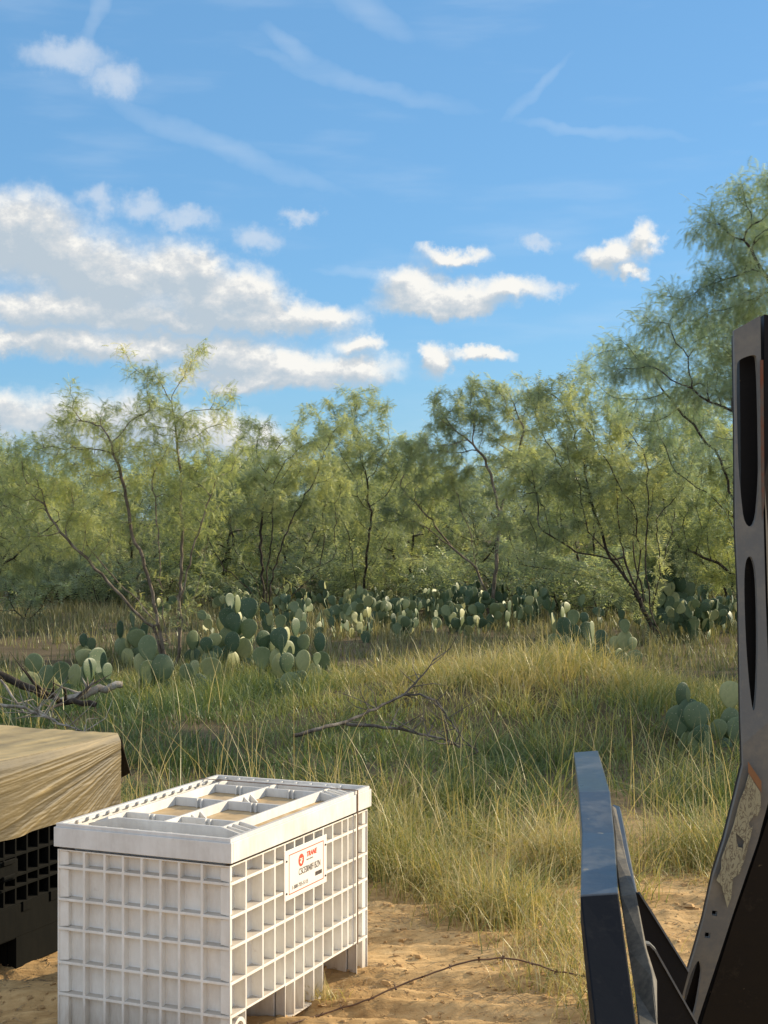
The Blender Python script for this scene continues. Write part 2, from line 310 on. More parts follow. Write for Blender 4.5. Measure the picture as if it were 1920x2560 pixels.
sand = t.ramp(t.m('ADD', t.m('MULTIPLY', n1, .35), t.m('MULTIPLY', n2, .65)), [(.28,(.22,.125,.055)),(.42,(.38,.235,.10)),(.55,(.55,.36,.165)),(.7,(.70,.50,.26))])
lit_ = t.n('ShaderNodeMapRange', {0: t.noise(geo, 32, 5, .75), 1: .57, 2: .66, 3: 0.0, 4: .65}).outputs[0]
sand = t.mix(lit_, sand, (.14,.085,.045))
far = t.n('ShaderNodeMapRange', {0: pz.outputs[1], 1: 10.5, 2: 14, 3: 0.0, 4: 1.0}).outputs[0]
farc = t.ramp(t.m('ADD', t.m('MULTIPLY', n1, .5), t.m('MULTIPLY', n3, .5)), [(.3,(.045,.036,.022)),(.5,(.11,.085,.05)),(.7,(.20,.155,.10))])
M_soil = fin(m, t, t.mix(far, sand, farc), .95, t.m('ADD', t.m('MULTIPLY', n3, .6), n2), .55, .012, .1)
go_ = link('ground', arr_mesh('ground', np.stack([GX, GY, GZ], -1), fc, smooth=True), M_soil); tag(go_, kind='structure')
def hz(x, y): return float(height(np.array([x]), np.array([y]))[0])

# ------------------------------------------------------------------ bulk containers
ZR = [0, .173, .322, .481, .618, .769, .853]
def cell_face(bm, org, du, nn, us, zs, depth, rib, skip=()):
    """ribbed wall: every cell of the grid is a recess with drafted sides"""
    up = Vector((0,0,1)); P_ = lambda a, z, d: org+du*a+up*z-nn*d
    for i in range(len(us)-1):
        for j in range(len(zs)-1):
            if (i, j) in skip: continue
            u0, u1, z0, z1 = us[i], us[i+1], zs[j], zs[j+1]; r = rib/2; q_ = .0035
            o_ = [(u0,z0),(u1,z0),(u1,z1),(u0,z1)]; i_ = [(u0+r,z0+r),(u1-r,z0+r),(u1-r,z1-r),(u0+r,z1-r)]
            b_ = [(u0+r+q_,z0+r+q_*1.5),(u1-r-q_,z0+r+q_*1.5),(u1-r-q_,z1-r-q_),(u0+r+q_,z1-r-q_)]
            vo = [bm.verts.new(P_(a, z, 0)) for a, z in o_]; vi = [bm.verts.new(P_(a, z, 0)) for a, z in i_]; vb = [bm.verts.new(P_(a, z, depth)) for a, z in b_]
            for k in range(4):
                l = (k+1) % 4; bm.faces.new((vo[k], vo[l], vi[l], vi[k])); bm.faces.new((vi[k], vi[l], vb[l], vb[k]))
            bm.faces.new(vb)
def container(name, loc, rz, mp, ZZ, XS, YS, skipY, feet, label, cat, lid_mat=None):
    r = empty(name, loc, rz); tag(r, label, cat)
    bm = bmesh.new(); X, Y_ = Vector((1,0,0)), Vector((0,1,0)); Wd, Dp = XS[-1], YS[-1]; top = ZZ[-1]
    cell_face(bm, Vector((0,0,0)), X, Vector((0,-1,0)), XS, ZZ, .036, .013)
    cell_face(bm, Vector((Wd,0,0)), Y_, Vector((1,0,0)), YS, ZZ, .055, .014, skipY)
    cell_face(bm, Vector((Wd,Dp,0)), -X, Vector((0,1,0)), XS, ZZ, .05, .013)
    cell_face(bm, Vector((0,Dp,0)), -Y_, Vector((-1,0,0)), [Dp-a for a in YS[::-1]], ZZ, .055, .014, [(len(YS)-2-i, j) for i, j in skipY])
    bmesh.ops.remove_doubles(bm, verts=bm.verts[:], dist=.0004)
    box(bm, .058, Wd-.062, .055, Dp-.055, ZZ[1]+.003, top-.002)
    for sx in (0, 1):          # underside edge of the long walls above the gaps
        for a, b in zip([f[1] for f in feet[:-1]], [f[0] for f in feet[1:]]):
            x0, x1 = (.003, .057) if not sx else (Wd-.061, Wd-.003)
            box(bm, x0, x1, a+.001, b-.001, ZZ[1]-.0055, ZZ[1]+.002)
    bm_obj('body', bm, mp, r, bev=.0018)
    for k, (a, b) in enumerate(feet):
        bm = bmesh.new(); box(bm, .058 if k == 0 else .004, Wd-.062 if k == 0 else Wd-.0605, a+(.056 if k == 0 else -.001), b+(.001 if k < len(feet)-1 else -.056), .002, ZZ[1]-.004); 
        if k == 0: box(bm, .004, Wd-.0605, b-.012, b+.0015, .0025, ZZ[1]-.0045)
        if k == len(feet)-1: box(bm, .004, Wd-.0605, a-.0015, a+.012, .0025, ZZ[1]-.0045)
        bm_obj('skid', bm, mp, r, bev=.002)
    return r
XS = [0, .147, .26, .361, .461, .562, .66, .779, .925]
YS = [0, .15, .314, .434, .537, .64, .74, .851, .957, 1.071, 1.182, 1.255, 1.32, 1.362, 1.505]
skipY = [(1,0),(2,0),(3,0),(8,0),(9,0),(10,0),(11,0),(12,0)]
L0 = Vector((-1.553, 7.332, 0))+ax*.013+ay*.013; L0.z = 0.0
wb = container('bulk_container', L0, ALPHA, M_white, ZR, XS, YS, skipY, [(0,.15),(.537,.957),(1.362,1.505)],
   'dirty white ribbed plastic bulk container with lid and company sign on sandy ground', 'bulk container')
def lid(parent):
    x0, x1, y0, y1 = -.013, .938, -.013, 1.527
    bm = bmesh.new(); z0, z1 = .866, .958
    box(bm, x0, x1, y0, y0+.02, z0, z1); box(bm, x0, x1, y1-.02, y1, z0, z1)
    box(bm, x0, x0+.02, y0+.02, y1-.02, z0, z1); box(bm, x1-.02, x1, y0+.02, y1-.02, z0, z1)
    l = bm_obj('lid', bm, M_lid, parent, bev=.003)
    bm = bmesh.new(); a = .008
    for (a0, a1, b0, b1) in ((x0+a, x1-a, y0+a, y0+a+.022), (x0+a, x1-a, y1-a-.022, y1-a), (x0+a, x0+a+.022, y0+a+.022, y1-a-.022), (x1-a-.022, x1-a, y0+a+.022, y1-a-.022)):
        box(bm, a0, a1, b0, b1, .953, .975)
    ya, yb, xa, xb = y0+.0315, y1-.0315, x0+.0315, x1-.0315   # tabs along the rim
    k = 0
    yy = ya+.02
    while yy < yb-.05:
        box(bm, xb-.012, xb-.001, yy, yy+.05, .955, .9685); box(bm, xa+.001, xa+.012, yy, yy+.05, .955, .9685); yy += .088
    xx = xa+.04
    while xx < xb-.06:
        box(bm, xx, xx+.014, ya+.001, ya+.02, .94, .9715); box(bm, xx, xx+.014, yb-.02, yb-.001, .94, .9715); xx += .088
    bm_obj('rim', bm, M_lid, l, bev=.0015)
    bm = bmesh.new(); n_, zt = 24, .922
    box(bm, x0+.021, x1-.021, y0+.021, y1-.021, .90, zt); bm_obj('panel', bm, M_mud, l)
    bm = bmesh.new(); zt0, zt1 = .9225, .972; w = .008
    LX = (.115, .425, .745); CYs = (.235, .41, .87, 1.285, 1.42)
    def taper(xa_, xb_, ya_, yb_, z0_, z1_, ea=1, eb=1, axis=0):   # rib whose ends ramp down to the rim
        if axis == 0: pts = [(xa_, ya_, z0_), (xb_, ya_, z0_), (xb_, ya_, z0_+.012 if eb else z1_)]+([(xb_-.16, ya_, z1_)] if eb else [])+([(xa_+.16, ya_, z1_)] if ea else [])+[(xa_, ya_, z0_+.012 if ea else z1_)]; off = (0, yb_-ya_, 0)
        prism(bm, pts, off)
    taper(xa, xb, CYs[0]-w, CYs[0]+w, zt0, .9745)
    taper(xa, xb, CYs[4]-w, CYs[4]+w, zt0, .9745)
    for lx in LX: box(bm, lx-w*.8, lx+w*.8, CYs[0]+w+.0005, CYs[4]-w-.0005, zt0, .9705)
    for cyy in CYs[1:4]:
        for a_, b_ in ((LX[0], LX[1]), (LX[1], LX[2])):
            box(bm, a_+w*.8+.0005, b_-w*.8-.0005, cyy-w, cyy+w, zt0, .9665)
            box(bm, (a_+b_)/2-.017, (a_+b_)/2-.009, cyy-w-.018, cyy-w-.0005, zt0, .969); box(bm, (a_+b_)/2+.009, (a_+b_)/2+.017, cyy-w-.018, cyy-w-.0005, zt0, .969)
    for cyy in (.29, .345, .41, 1.285, 1.335, 1.38):
        prism(bm, [(LX[2]+w*.8+.0005, cyy-.006, zt0), (xb, cyy-.006, zt0), (xb, cyy-.006, .935), (LX[2]+w*.8+.0005, cyy-.006, .968)], (0, .012, 0))
        prism(bm, [(xa, cyy-.006, zt0), (LX[0]-w*.8-.0005, cyy-.006, zt0), (LX[0]-w*.8-.0005, cyy-.006, .968), (xa, cyy-.006, .935)], (0, .012, 0))
    for yy in (.50, .58, 1.03, 1.10):
        prism(bm, [(LX[1]+w*.8+.0005, yy, zt0), (LX[1]+.05, yy, zt0), (LX[1]+w*.8+.0005, yy, .962)], (0, .012, 0))
    bm_obj('ribs', bm, M_lid, l, bev=.0015)
lid(wb)
# strap, drain and sign on the long side
xf = .925
bm = bmesh.new(); box(bm, xf+.015, xf+.0175, 1.334, 1.346, .172, .978); box(bm, -.016, xf+.0175, 1.334, 1.346, .9785, .981)
bm_obj('strap', bm, M_strap, wb)
bm = bmesh.new()
def ring(bm, c, r0, r1, x0, x1, s=40):
    vs_ = []
    for xx, rr in ((x0, r1), (x1, r1), (x1, r0), (x0, r0)):
        vs_.append([bm.verts.new((xx, c[0]+rr*math.cos(2*math.pi*k/s), c[1]+rr*math.sin(2*math.pi*k/s))) for k in range(s)])
    for a in range(3):
        for k in range(s): bm.faces.new((vs_[a][k], vs_[a][(k+1) % s], vs_[a+1][(k+1) % s], vs_[a+1][k]))
ring(bm, (.082, .1), .038, .056, xf-.05, xf+.004); ring(bm, (.082, .1), .030, .037, xf-.05, xf-.012)
bmesh.ops.create_circle(bm, cap_ends=True, segments=32, radius=.031, matrix=Matrix.Translation((xf-.025, .082, .1)) @ Matrix.Rotation(R(90), 4, 'Y'))
bm_obj('drain_fitting', bm, M_white, wb, smooth=False)
def rbox(bm, x0, x1, y0, y1, z0, z1): box(bm, x0, x1, y0, y1, z0, z1)
bm = bmesh.new(); sy0, sy1, sz0, sz1 = .522, .988, .575, .815
box(bm, xf+.001, xf+.005, sy0, sy1, sz0, sz1); sg = bm_obj('sign', bm, M_sign, wb, bev=.001)
bm = bmesh.new(); e = .028; tk = .0045
for a, b, c_, d in ((sy0+e+.018, sy1-e-.01, sz1-e, sz1-e+tk), (sy0+e+.018, sy1-e-.01, sz0+e-tk, sz0+e), (sy0+e+.018, sy0+e+.018+tk, sz0+e, sz1-e), (sy1-e-.01-tk, sy1-e-.01, sz0+e, sz1-e)):
    box(bm, xf+.0052, xf+.0058, a, b, c_, d)
bm_obj('border', bm, M_red, sg)
for yy in (sy0+.02, sy1-.018):
    for zz in (sz0+.035, sz1-.05):
        bm = bmesh.new(); bmesh.ops.create_uvsphere(bm, u_segments=10, v_segments=6, radius=.0055, matrix=Matrix.Translation((xf+.006, yy, zz))); bm_obj('rivet', bm, M_ink, sg, smooth=True)
bm = bmesh.new()
def disc(bm, y, z, r, x):
    bmesh.ops.create_circle(bm, cap_ends=True, segments=36, radius=r, matrix=Matrix.Translation((x, y, z)) @ Matrix.Rotation(R(90), 4, 'Y'))
disc(bm, .70, .742, .0305, xf+.0056); bm_obj('emblem', bm, M_red, sg)
bm = bmesh.new()   # pale mark inside the emblem
for pts in (((.684,.752),(.716,.752),(.716,.747),(.684,.747)), ((.699,.752),(.712,.752),(.703,.722),(.694,.726)), ((.684,.735),(.692,.742),(.697,.732),(.690,.727)), ((.704,.742),(.716,.742),(.714,.738),(.703,.738))):
    prism(bm, [(xf+.0058, a, b) for a, b in pts], (.0004, 0, 0))
bm_obj('emblem_mark', bm, M_sign, sg)
def text(s, size, y, z, m_, name, parent, sx=1.0, shear=0, bold=0):
    cu = bpy.data.curves.new('t', 'FONT'); cu.body = s; cu.size = size; cu.extrude = .0003; cu.shear = shear; cu.offset = bold; cu.align_x = 'LEFT'
    ob = bpy.data.objects.new('t', cu); C.objects.link(ob); bpy.context.view_layer.update()
    me = bpy.data.meshes.new_from_object(ob.evaluated_get(bpy.context.evaluated_depsgraph_get())); bpy.data.objects.remove(ob)
    me.transform(Matrix.Translation((xf+.0058, y, z)) @ Matrix(((0,0,1,0),(sx,0,0,0),(0,1,0,0),(0,0,0,1))))
    me.materials.clear(); return link(name, me, m_, parent)
text('TRANE', .034, .757, .746, M_red, 'lettering', sg, 1.05, .2, .0012)
text('RENTAL SERVICES', .009, .758, .728, M_ink, 'lettering', sg, 1.0)
text('CSCE0040F1BZN', .046, .672, .672, M_ink, 'lettering', sg, .72)
text('1-800-755-5115', .027, .600, .617, M_ink, 'lettering', sg, 1.0)
bm = bmesh.new(); yy = .855; rb = random.Random(3)
while yy < .93:
    w = rb.choice((.0012, .0022, .0034)); box(bm, xf+.0056, xf+.006, yy, yy+w, .632, .652); yy += w+rb.choice((.0012, .0018))
bm_obj('barcode', bm, M_ink, sg)

# black container beside it, the same make
CB = Vector((-1.565, 9.25, 0))-ay*1.505-ax*.925
bb = container('bulk_container', (CB.x, CB.y, 0), ALPHA, M_black, [0,.17,.345,.44,.50,.61,.715], XS,
   [0,.15,.29,.40,.50,.60,.70,.80,.90,1.0,1.10,1.20,1.30,1.40,1.505], [(i, 0) for i in range(14)], [(0,.15),(.50,.90),(1.30,1.505)],
   'black ribbed plastic bulk container under the tan wrapped load', 'bulk container')
bm = bmesh.new(); box(bm, xf+.002, xf+.03, .30, .48, .52, .60); box(bm, xf+.031, xf+.045, .34, .44, .50, .53); box(bm, xf+.031, xf+.045, .34, .44, .585, .61)
bm_obj('latch', bm, M_black, bb, bev=.004)
bm = bmesh.new()
for a, b in ((.002,.148),(.502,.898),(1.302,1.503)): box(bm, xf-.0545, xf+.0015, a, b, .003, .1685)
box(bm, xf+.0005, xf+.003, .002, 1.503, .172, .343); box(bm, xf+.0035, xf+.012, .55, .63, .30, .352); box(bm, xf+.0035, xf+.012, .80, .88, .30, .352)
bm_obj('base_panel', bm, M_black, bb, bev=.003)

# the wrapped load on the black container
wl = empty('wrapped_load', (CB.x, CB.y, .716), ALPHA)
tag(wl, 'tan stretch-wrapped load lying on the black ribbed container at the left', 'wrapped load')
nu, nv = 300, 120; LW, LD, LH = .925, 1.505, .42
s = np.linspace(0, 1, nu)[None, :].repeat(nv, 0); zt = np.linspace(0, 1, nv)[:, None].repeat(nu, 1)
ss = (1-s)*LD                                   # distance from the far top corner
fan = (1-zt)*LH/(.22+.52*ss)
w1_ = vnoise(fan*26, ss*.9); w2_ = vnoise(fan*60+30, ss*1.6+4); w3_ = vnoise(fan*9+5, ss*.6); w4_ = vnoise((1-zt)*34+s*7, ss*2.3+9)
rid = (1-np.abs(2*w1_-1))**2*.012+(1-np.abs(2*w2_-1))*.0055+(w3_-.5)*.02+(w4_-.5)*.006
ampl = np.clip((1-zt)*5, .05, 1)*np.clip(ss*6+.25, 0, 1)
rid = rid*ampl*.38
rnd_ = .02*np.exp(-((1-zt)*LH/.03)**2)          # softened top edge
vx = LW+.006+rid-rnd_; vy = s*LD; vz = LH*zt*1.0-.02*(1-zt)*np.clip(vnoise(s*9, zt*0+3)-.3, 0, 1)-.01*np.sin(s*math.pi)*zt
tint_ = .26+.36*(1-np.abs(2*w1_-1))**2+.16*(1-np.abs(2*w2_-1))+.25*(w3_-.5)  # light on the folds put into the tint: ridges paler, hollows darker
ix = np.arange(nu*nv).reshape(nv, nu); f1 = np.stack([ix[:-1,:-1], ix[:-1,1:], ix[1:,1:], ix[1:,:-1]], -1).reshape(-1, 4)
v1 = np.stack([vx, vy, vz], -1).reshape(-1, 3)
nt = 70; s2 = np.linspace(0, 1, nu)[None, :].repeat(nt, 0); q2 = np.linspace(0, 1, nt)[:, None].repeat(nu, 1)
tz = LH-.01*np.sin(s2*math.pi)-.03*np.sin(q2*math.pi)*np.sin(s2*math.pi)*.5+.008*(vnoise(q2*16+s2*5, s2*4)-.5)*np.clip(q2*12, 0, 1)
v2 = np.stack([(LW-.014)*(1-q2), s2*LD, tz], -1).reshape(-1, 3)
i2 = np.arange(nu*nt).reshape(nt, nu)+len(v1); f2 = np.stack([i2[:-1,:-1], i2[:-1,1:], i2[1:,1:], i2[1:,:-1]], -1).reshape(-1, 4)
fb = np.stack([ix[-1,:-1], ix[-1,1:], i2[0,1:], i2[0,:-1]], -1)
tt2 = np.full(nu*nt, .98)+.25*(vnoise(q2*16+s2*5, s2*4).ravel()-.5)  # top tinted paler and warmer, sunlight put into its colour
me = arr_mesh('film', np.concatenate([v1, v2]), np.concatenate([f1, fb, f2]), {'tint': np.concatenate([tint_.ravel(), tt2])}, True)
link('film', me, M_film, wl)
bm = bmesh.new(); box(bm, .012, LW-.02, .012, LD-.012, .002, LH-.045); box(bm, .0, .011, .0, LD, .002, LH+.006); bm_obj('carton', bm, M_flap, wl)
bm = bmesh.new(); prism(bm, [(LW-.004, LD+.004, LH-.02), (LW-.002, LD+.10, LH*.40), (LW-.06, LD+.11, LH*.33), (LW-.05, LD+.004, LH*.1), (LW-.1, LD+.004, LH-.03)], (.006, .004, 0))
bm_obj('loose_flap', bm, M_flap, wl)
bm = bmesh.new(); prism(bm, [(LW+.006, LD+.006, LH-.07), (LW+.006, LD+.102, LH*.36), (LW-.004, LD+.122, LH*.36), (LW-.004, LD+.016, LH-.06)], (.006, .0, .003))
bm_obj('flap_edge', bm, M_film, wl)
me.attributes.update() if hasattr(me.attributes, 'update') else None

# small wooden block seen in the gap
p = at(128, 2372, 8.72); bm = bmesh.new(); box(bm, -.05, .05, -.04, .04, -.01, .17); bmesh.ops.subdivide_edges(bm, edges=bm.edges[:], cuts=3)
for v in bm.verts: v.co += Vector((random.Random(v.index).uniform(-.006,.006),)*3)
wk = bm_obj('wood_block', bm, M_dead, None, bev=.004); wk.location = (p.x-.02, 8.72, hz(p.x, 8.72)); wk.rotation_euler = (0, 0, .3)
tag(wk, 'small sunlit block of wood on the ground between the two containers', 'wood block')

# ------------------------------------------------------------------ loader attachment
la = empty('loader_attachment', (.95, 4.4, 0)); tag(la, 'dirty black steel loader attachment with slotted upright and beam at right', 'loader attachment')
def lat(u, v, Y): return at(u, v, Y)-Vector((.95, 4.4, 0))
UY = 4.4
def plate(name, outline, holes, Yf, thick, m_, bev=.0015):
    cu = bpy.data.curves.new(name, 'CURVE'); cu.dimensions = '2D'; cu.fill_mode = 'BOTH'; cu.extrude = thick/2
    for poly in [outline]+holes:
        sp = cu.splines.new('POLY'); sp.points.add(len(poly)-1); sp.use_cyclic_u = True
        for pt_, (u, v) in zip(sp.points, poly): w_ = at(u, v, UY); pt_.co = (w_.x, w_.z, 0, 1)
    ob = bpy.data.objects.new('t', cu); C.objects.link(ob); bpy.context.view_layer.update()
    me = bpy.data.meshes.new_from_object(ob.evaluated_get(bpy.context.evaluated_depsgraph_get())); bpy.data.objects.remove(ob)
    for v in me.vertices:
        x, z, d = v.co; Yy = Yf(x, z); k = Yy/UY
        v.co = (x*k-.95, Yy-4.4-d, (z-H)*k+H)
    me.materials.clear(); o_ = link(name, me, m_, la)
    if bev:
        md = o_.modifiers.new('bevel', 'BEVEL'); md.width = bev; md.segments = 1; md.limit_method = 'ANGLE'
    return o_
def smooth_poly(pts, n_=3):
    for _ in range(n_):
        out = []
        for i in range(len(pts)):
            a, b = pts[i], pts[(i+1) % len(pts)]; out += [(a[0]*.75+b[0]*.25, a[1]*.75+b[1]*.25), (a[0]*.25+b[0]*.75, a[1]*.25+b[1]*.75)]
        pts = out
    return pts
outl = [(1833,827),(1899,790),(1904,1197),(1912,1500),(1924,1800),(1922,1990),(1893,2100),(1862,2190),(1831,2281),(1803,2367),(1752,2521),(1720,2620),(1670,2620),(1700,2491),(1734,2384),(1758,2298),(1782,2188),(1810,2099),(1837,1992),(1856,1913),(1855,1860),(1852,1794),(1847,1495),(1839,1321),(1837,1048)]
z3 = lambda L: [(1300+x*.4972, 700+y*.4972) for x, y in L]
slot1 = smooth_poly(z3([(1096,402),(1170,374),(1190,392),(1201,900),(1198,1040),(1180,1242),(1124,1236),(1106,1080),(1091,900),(1083,436)]), 2)
slot2 = smooth_poly(z3([(1134,1390),(1166,1390),(1187,1500),(1193,1900),(1179,2172),(1160,2150),(1132,1850),(1121,1500)]), 2)
slot3 = smooth_poly([(1745,2391),(1753,2420),(1750,2450),(1733,2545),(1715,2555),(1706,2500),(1722,2440)], 2)
sq = lambda u, v, r: [(u-r*.9, v-r), (u+r, v-r*.8), (u+r*.8, v+r), (u-r, v+r*.7)]
Yup = lambda x, z: UY+max(0, (2.4-.60/1.0)-z)*.0+max(0, 1.75-z)*.35
plate('upright', outl, [slot1, slot2, slot3, sq(1785,2281,7), sq(1767,2336,7.5)], Yup, .02, M_steeltan)
def inset(poly, k=.90):
    cx = sum(p_[0] for p_ in poly)/len(poly)
    return poly
inner = [(u+(3 if u < 1880 and v > 900 else 0), v) for u, v in outl]
Yb = lambda x, z: Yup(x, z)+.10
plate('web', [(1838,836),(1898,800),(1903,1197),(1911,1500),(1922,1800),(1920,1990),(1891,2100),(1829,2281),(1750,2521),(1718,2620),(1678,2620),(1706,2491),(1738,2384),(1762,2298),(1786,2188),(1814,2099),(1841,1992),(1860,1913),(1856,1794),(1851,1495),(1843,1321),(1841,1048)], [], Yb, .098, M_steelblack)
plate('side_plate', [(1905,789),(1990,800),(2050,3200),(1560,3200),(1650,2790),(1747,2560),(1833,2284),(1864,2195),(1895,2104),(1925,2010),(1930,1800),(1914,1500),(1906,1197)], [], lambda x, z: Yup(x, z)+.02, .05, M_steelblack)
plate('worn_edge', [(1900,900),(1908,900),(1911,1260),(1905,1300)], [], lambda x, z: Yup(x, z)-.0275, .004, M_rust, 0)
# decal with an orange heading
z7 = lambda L: [(1700+x*.3438, 1800+y*.3438) for x, y in L]
plate('warning_decal', z7([(500,392),(588,532),(588,640),(560,700),(540,690),(500,745),(515,790),(530,770),(500,900),(470,1010),(430,1120),(385,1150),(372,1290),(345,1365),(325,1290),(300,1200),(265,1165),(300,1080),(300,1010),(340,900),(390,760),(430,600),(470,500)]), [z7([(405,820),(440,850),(465,880),(455,930),(425,925),(412,880)])], lambda x, z: Yup(x, z)-.0262, .0012, M_decal, 0)
plate('decal_heading', z7([(493,300),(592,445),(592,528),(496,383)]), [], lambda x, z: Yup(x, z)-.0262, .0012, M_decor, 0)
def strip(name, stations, thick, m_, bev=.004):
    """a bar given by its left and right top edges at real depths, with thickness below it"""
    bm = bmesh.new(); rings = []
    for i, ((ul, vl), (ur, vr), Y) in enumerate(stations):
        a, b = lat(ul, vl, Y), lat(ur, vr, Y); nn = stations
        p1 = lat(*nn[min(i+1, len(nn)-1)][0], nn[min(i+1, len(nn)-1)][2])-lat(*nn[max(i-1, 0)][0], nn[max(i-1, 0)][2])
        down = p1.cross(b-a).normalized(); 
        if down.z > 0 and abs(down.z) > .2: down = -down
        if abs(down.z) <= .75: down = Vector((down.x, abs(down.y), -abs(down.z)))
        rings.append([bm.verts.new(q_) for q_ in (a, b, b+down*thick, a+down*thick)])
    for r0, r1 in zip(rings[:-1], rings[1:]):
        for k in range(4): bm.faces.new((r0[k], r0[(k+1) % 4], r1[(k+1) % 4], r1[k]))
    bm.faces.new(rings[0][::-1]); bm.faces.new(rings[-1]); return bm_obj(name, bm, m_, la, bev=bev)
strip('fork_beam', [((1434,1881),(1495,1876),6.3),((1447,1980),(1525,1978),5.15),((1455,2081),(1536,2083),4.75),((1451,2238),(1546,2232),4.15)], .085, M_steelblue)
strip('beam_heel', [((1451,2240),(1546,2234),4.148),((1470,2400),(1569,2398),3.92),((1488,2560),(1591,2560),3.72),((1540,3000),(1655,3000),3.3)], .085, M_beam_shaded)
strip('rail', [((1529,2012),(1541,2020),5.3),((1537,2085),(1554,2085),4.95),((1541,2147),(1569,2155),4.6),((1551,2240),(1591,2236),4.3),((1570,2380),(1612,2361),4.1),((1585,2477),(1631,2438),3.95),((1596,2560),(1645,2560),3.8),((1640,2900),(1690,2900),3.45)], .022, M_rail)
bm = bmesh.new(); prism(bm, [lat(1531,2010,5.32), lat(1549,2016,5.32), lat(1556,2050,5.2), lat(1593,2238,4.65), lat(1560,2238,4.65), lat(1536,2060,5.2)], (.01, .03, -.02)); bm_obj('bracket', bm, M_steelblue, la, bev=.003)
bm = bmesh.new(); prism(bm, [lat(1588,2232,4.5), lat(1600,2236,4.5), lat(1626,2275,4.5), lat(1722,2430,4.5), lat(1706,2490,4.5), lat(1690,2560,4.5), lat(1600,2400,4.5)], (.002, .02, 0)); bm_obj('gusset', bm, M_steelblack, la, bev=.003)
bm = bmesh.new(); prism(bm, [lat(1606,2358,4.2), lat(1626,2362,4.2), lat(1640,2376,4.2), lat(1752,2575,4.2), lat(1800,2800,4.2), lat(1640,2800,4.2), lat(1612,2450,4.2)], (.002, .02, 0)); bm_obj('gusset', bm, M_steelblack, la, bev=.003)
bm = bmesh.new(); prism(bm, [lat(1606,2357,4.19), lat(1627,2361,4.19), lat(1641,2375,4.19), lat(1753,2574,4.19), lat(1749,2575,4.19), lat(1637,2378,4.19), lat(1624,2365,4.19), lat(1606,2362,4.19)], (.0, .03, 0)); bm_obj('gusset_lit_edge', bm, M_steeltan, la)  # paler strip on the gusset, its lit edge put into colour
bm = bmesh.new(); prism(bm, [lat(1602,2234,4.49), lat(1628,2274,4.49), lat(1724,2429,4.49), lat(1721,2431,4.49), lat(1624,2277,4.49), lat(1599,2237,4.49)], (.0, .03, 0)); bm_obj('gusset_lit_edge', bm, M_steeltan, la)  # pale strip imitating light along the other gusset's edge

# ------------------------------------------------------------------ barbed wire strand over the sand
wp = [(560,2640,7.0),(640,2590,7.2),(800,2535,7.5),(855,2520,7.55),(927,2497,7.6),(1011,2457,7.7),(1108,2423,7.8),(1180,2402,7.85),(1243,2394,7.9),(1306,2400,7.9),(1391,2429,7.85),(1475,2442,7.8),(1560,2470,7.75)]
wpts = [at(*a) for a in wp]
rs = random.Random(5); lst = []
dense = []
for a, b in zip(wpts[:-1], wpts[1:]):
    for k in range(4): dense.append(a.lerp(b, k/4)+Vector((rs.uniform(-.004,.004), rs.uniform(-.004,.004), rs.uniform(-.004,.004))))
lst.append((dense, [.0045]*len(dense)))
L_ = 0
for a, b in zip(dense[:-1], dense[1:]):
    L_ += (b-a).length
    if L_ > .12:
        L_ = 0
        for _ in range(2):
            d = Vector((rs.uniform(-1,1), rs.uniform(-1,1), rs.uniform(-1,1))).normalized()*.022; lst.append(([a-d*.6, a+d], [.004, .0015]))
tag(link('wire_strand', tubes_mesh('wire_strand', lst, 5), M_strap), 'thin rusty barbed strand arching low over the sand right of the white container', 'wire')

# ------------------------------------------------------------------ dead wood
def branchy(name, chains, m_, label, cat, seed=0, twigs=8, tl=.3):
    rr = random.Random(seed); lst = []
    for pts, r0, r1 in chains:
        P_ = [at(*p_) if len(p_) == 3 else Vector(p_) for p_ in pts]; out = []
        for a, b in zip(P_[:-1], P_[1:]):
            for k in range(4): out.append(a.lerp(b, k/4)+Vector([rr.uniform(-1,1)*r0*.5 for _ in range(3)]))
        out.append(P_[-1]); n_ = len(out); lst.append((out, [r0+(r1-r0)*i/(n_-1)*(1+.15*rr.uniform(-1,1)) for i in range(n_)]))
        for _ in range(twigs):
            k = rr.randrange(n_//3, n_); d = Vector([rr.uniform(-1,1), rr.uniform(-1,1), rr.uniform(-.2,1)]).normalized(); l_ = tl*rr.uniform(.4,1.2)
            e1 = out[k]+d*l_*.5+Vector([rr.uniform(-.03,.03) for _ in range(3)]); lst.append(([out[k], e1, e1+(d+Vector([rr.uniform(-.5,.5) for _ in range(3)]))*l_*.5], [r1*.6+.002, r1*.4+.0015, .0015]))
    return tag(link(name, tubes_mesh(name, lst, 7), m_), label, cat)
branchy('fallen_branch', [([(735,1838,13.6),(800,1822,13.7),(870,1805,13.9),(940,1770,14.1),(1010,1738,14.3),(1045,1700,14.4),(1082,1652,14.5)], .019, .006),
  ([(860,1808,13.9),(940,1815,13.8),(1010,1825,13.8),(1090,1842,13.7),(1150,1868,13.6)], .017, .008),
  ([(1005,1738,14.3),(1050,1735,14.2),(1090,1752,14.0),(1120,1795,13.9),(1160,1850,13.7),(1195,1880,13.6)], .011, .005)], M_deadd,
  'grey dead branch with a raised curved fork lying in the grass behind the white container', 'branch', 3, 14, .35)
branchy('fallen_log', [([(-60,1672,17.2),(40,1700,17.2),(110,1738,17.1),(160,1752,17.0),(240,1762,16.9)], .05, .03)], M_barkd,
  'thick dark fallen log at the left edge among prickly pears', 'log', 8, 12, .6)
branchy('fallen_log', [([(150,1752,17.6),(200,1740,17.7),(250,1722,17.8),(302,1712,17.9)], .05, .042)], M_dead,
  'short pale dead log lying before the leftmost prickly pears', 'log', 9, 5, .4)
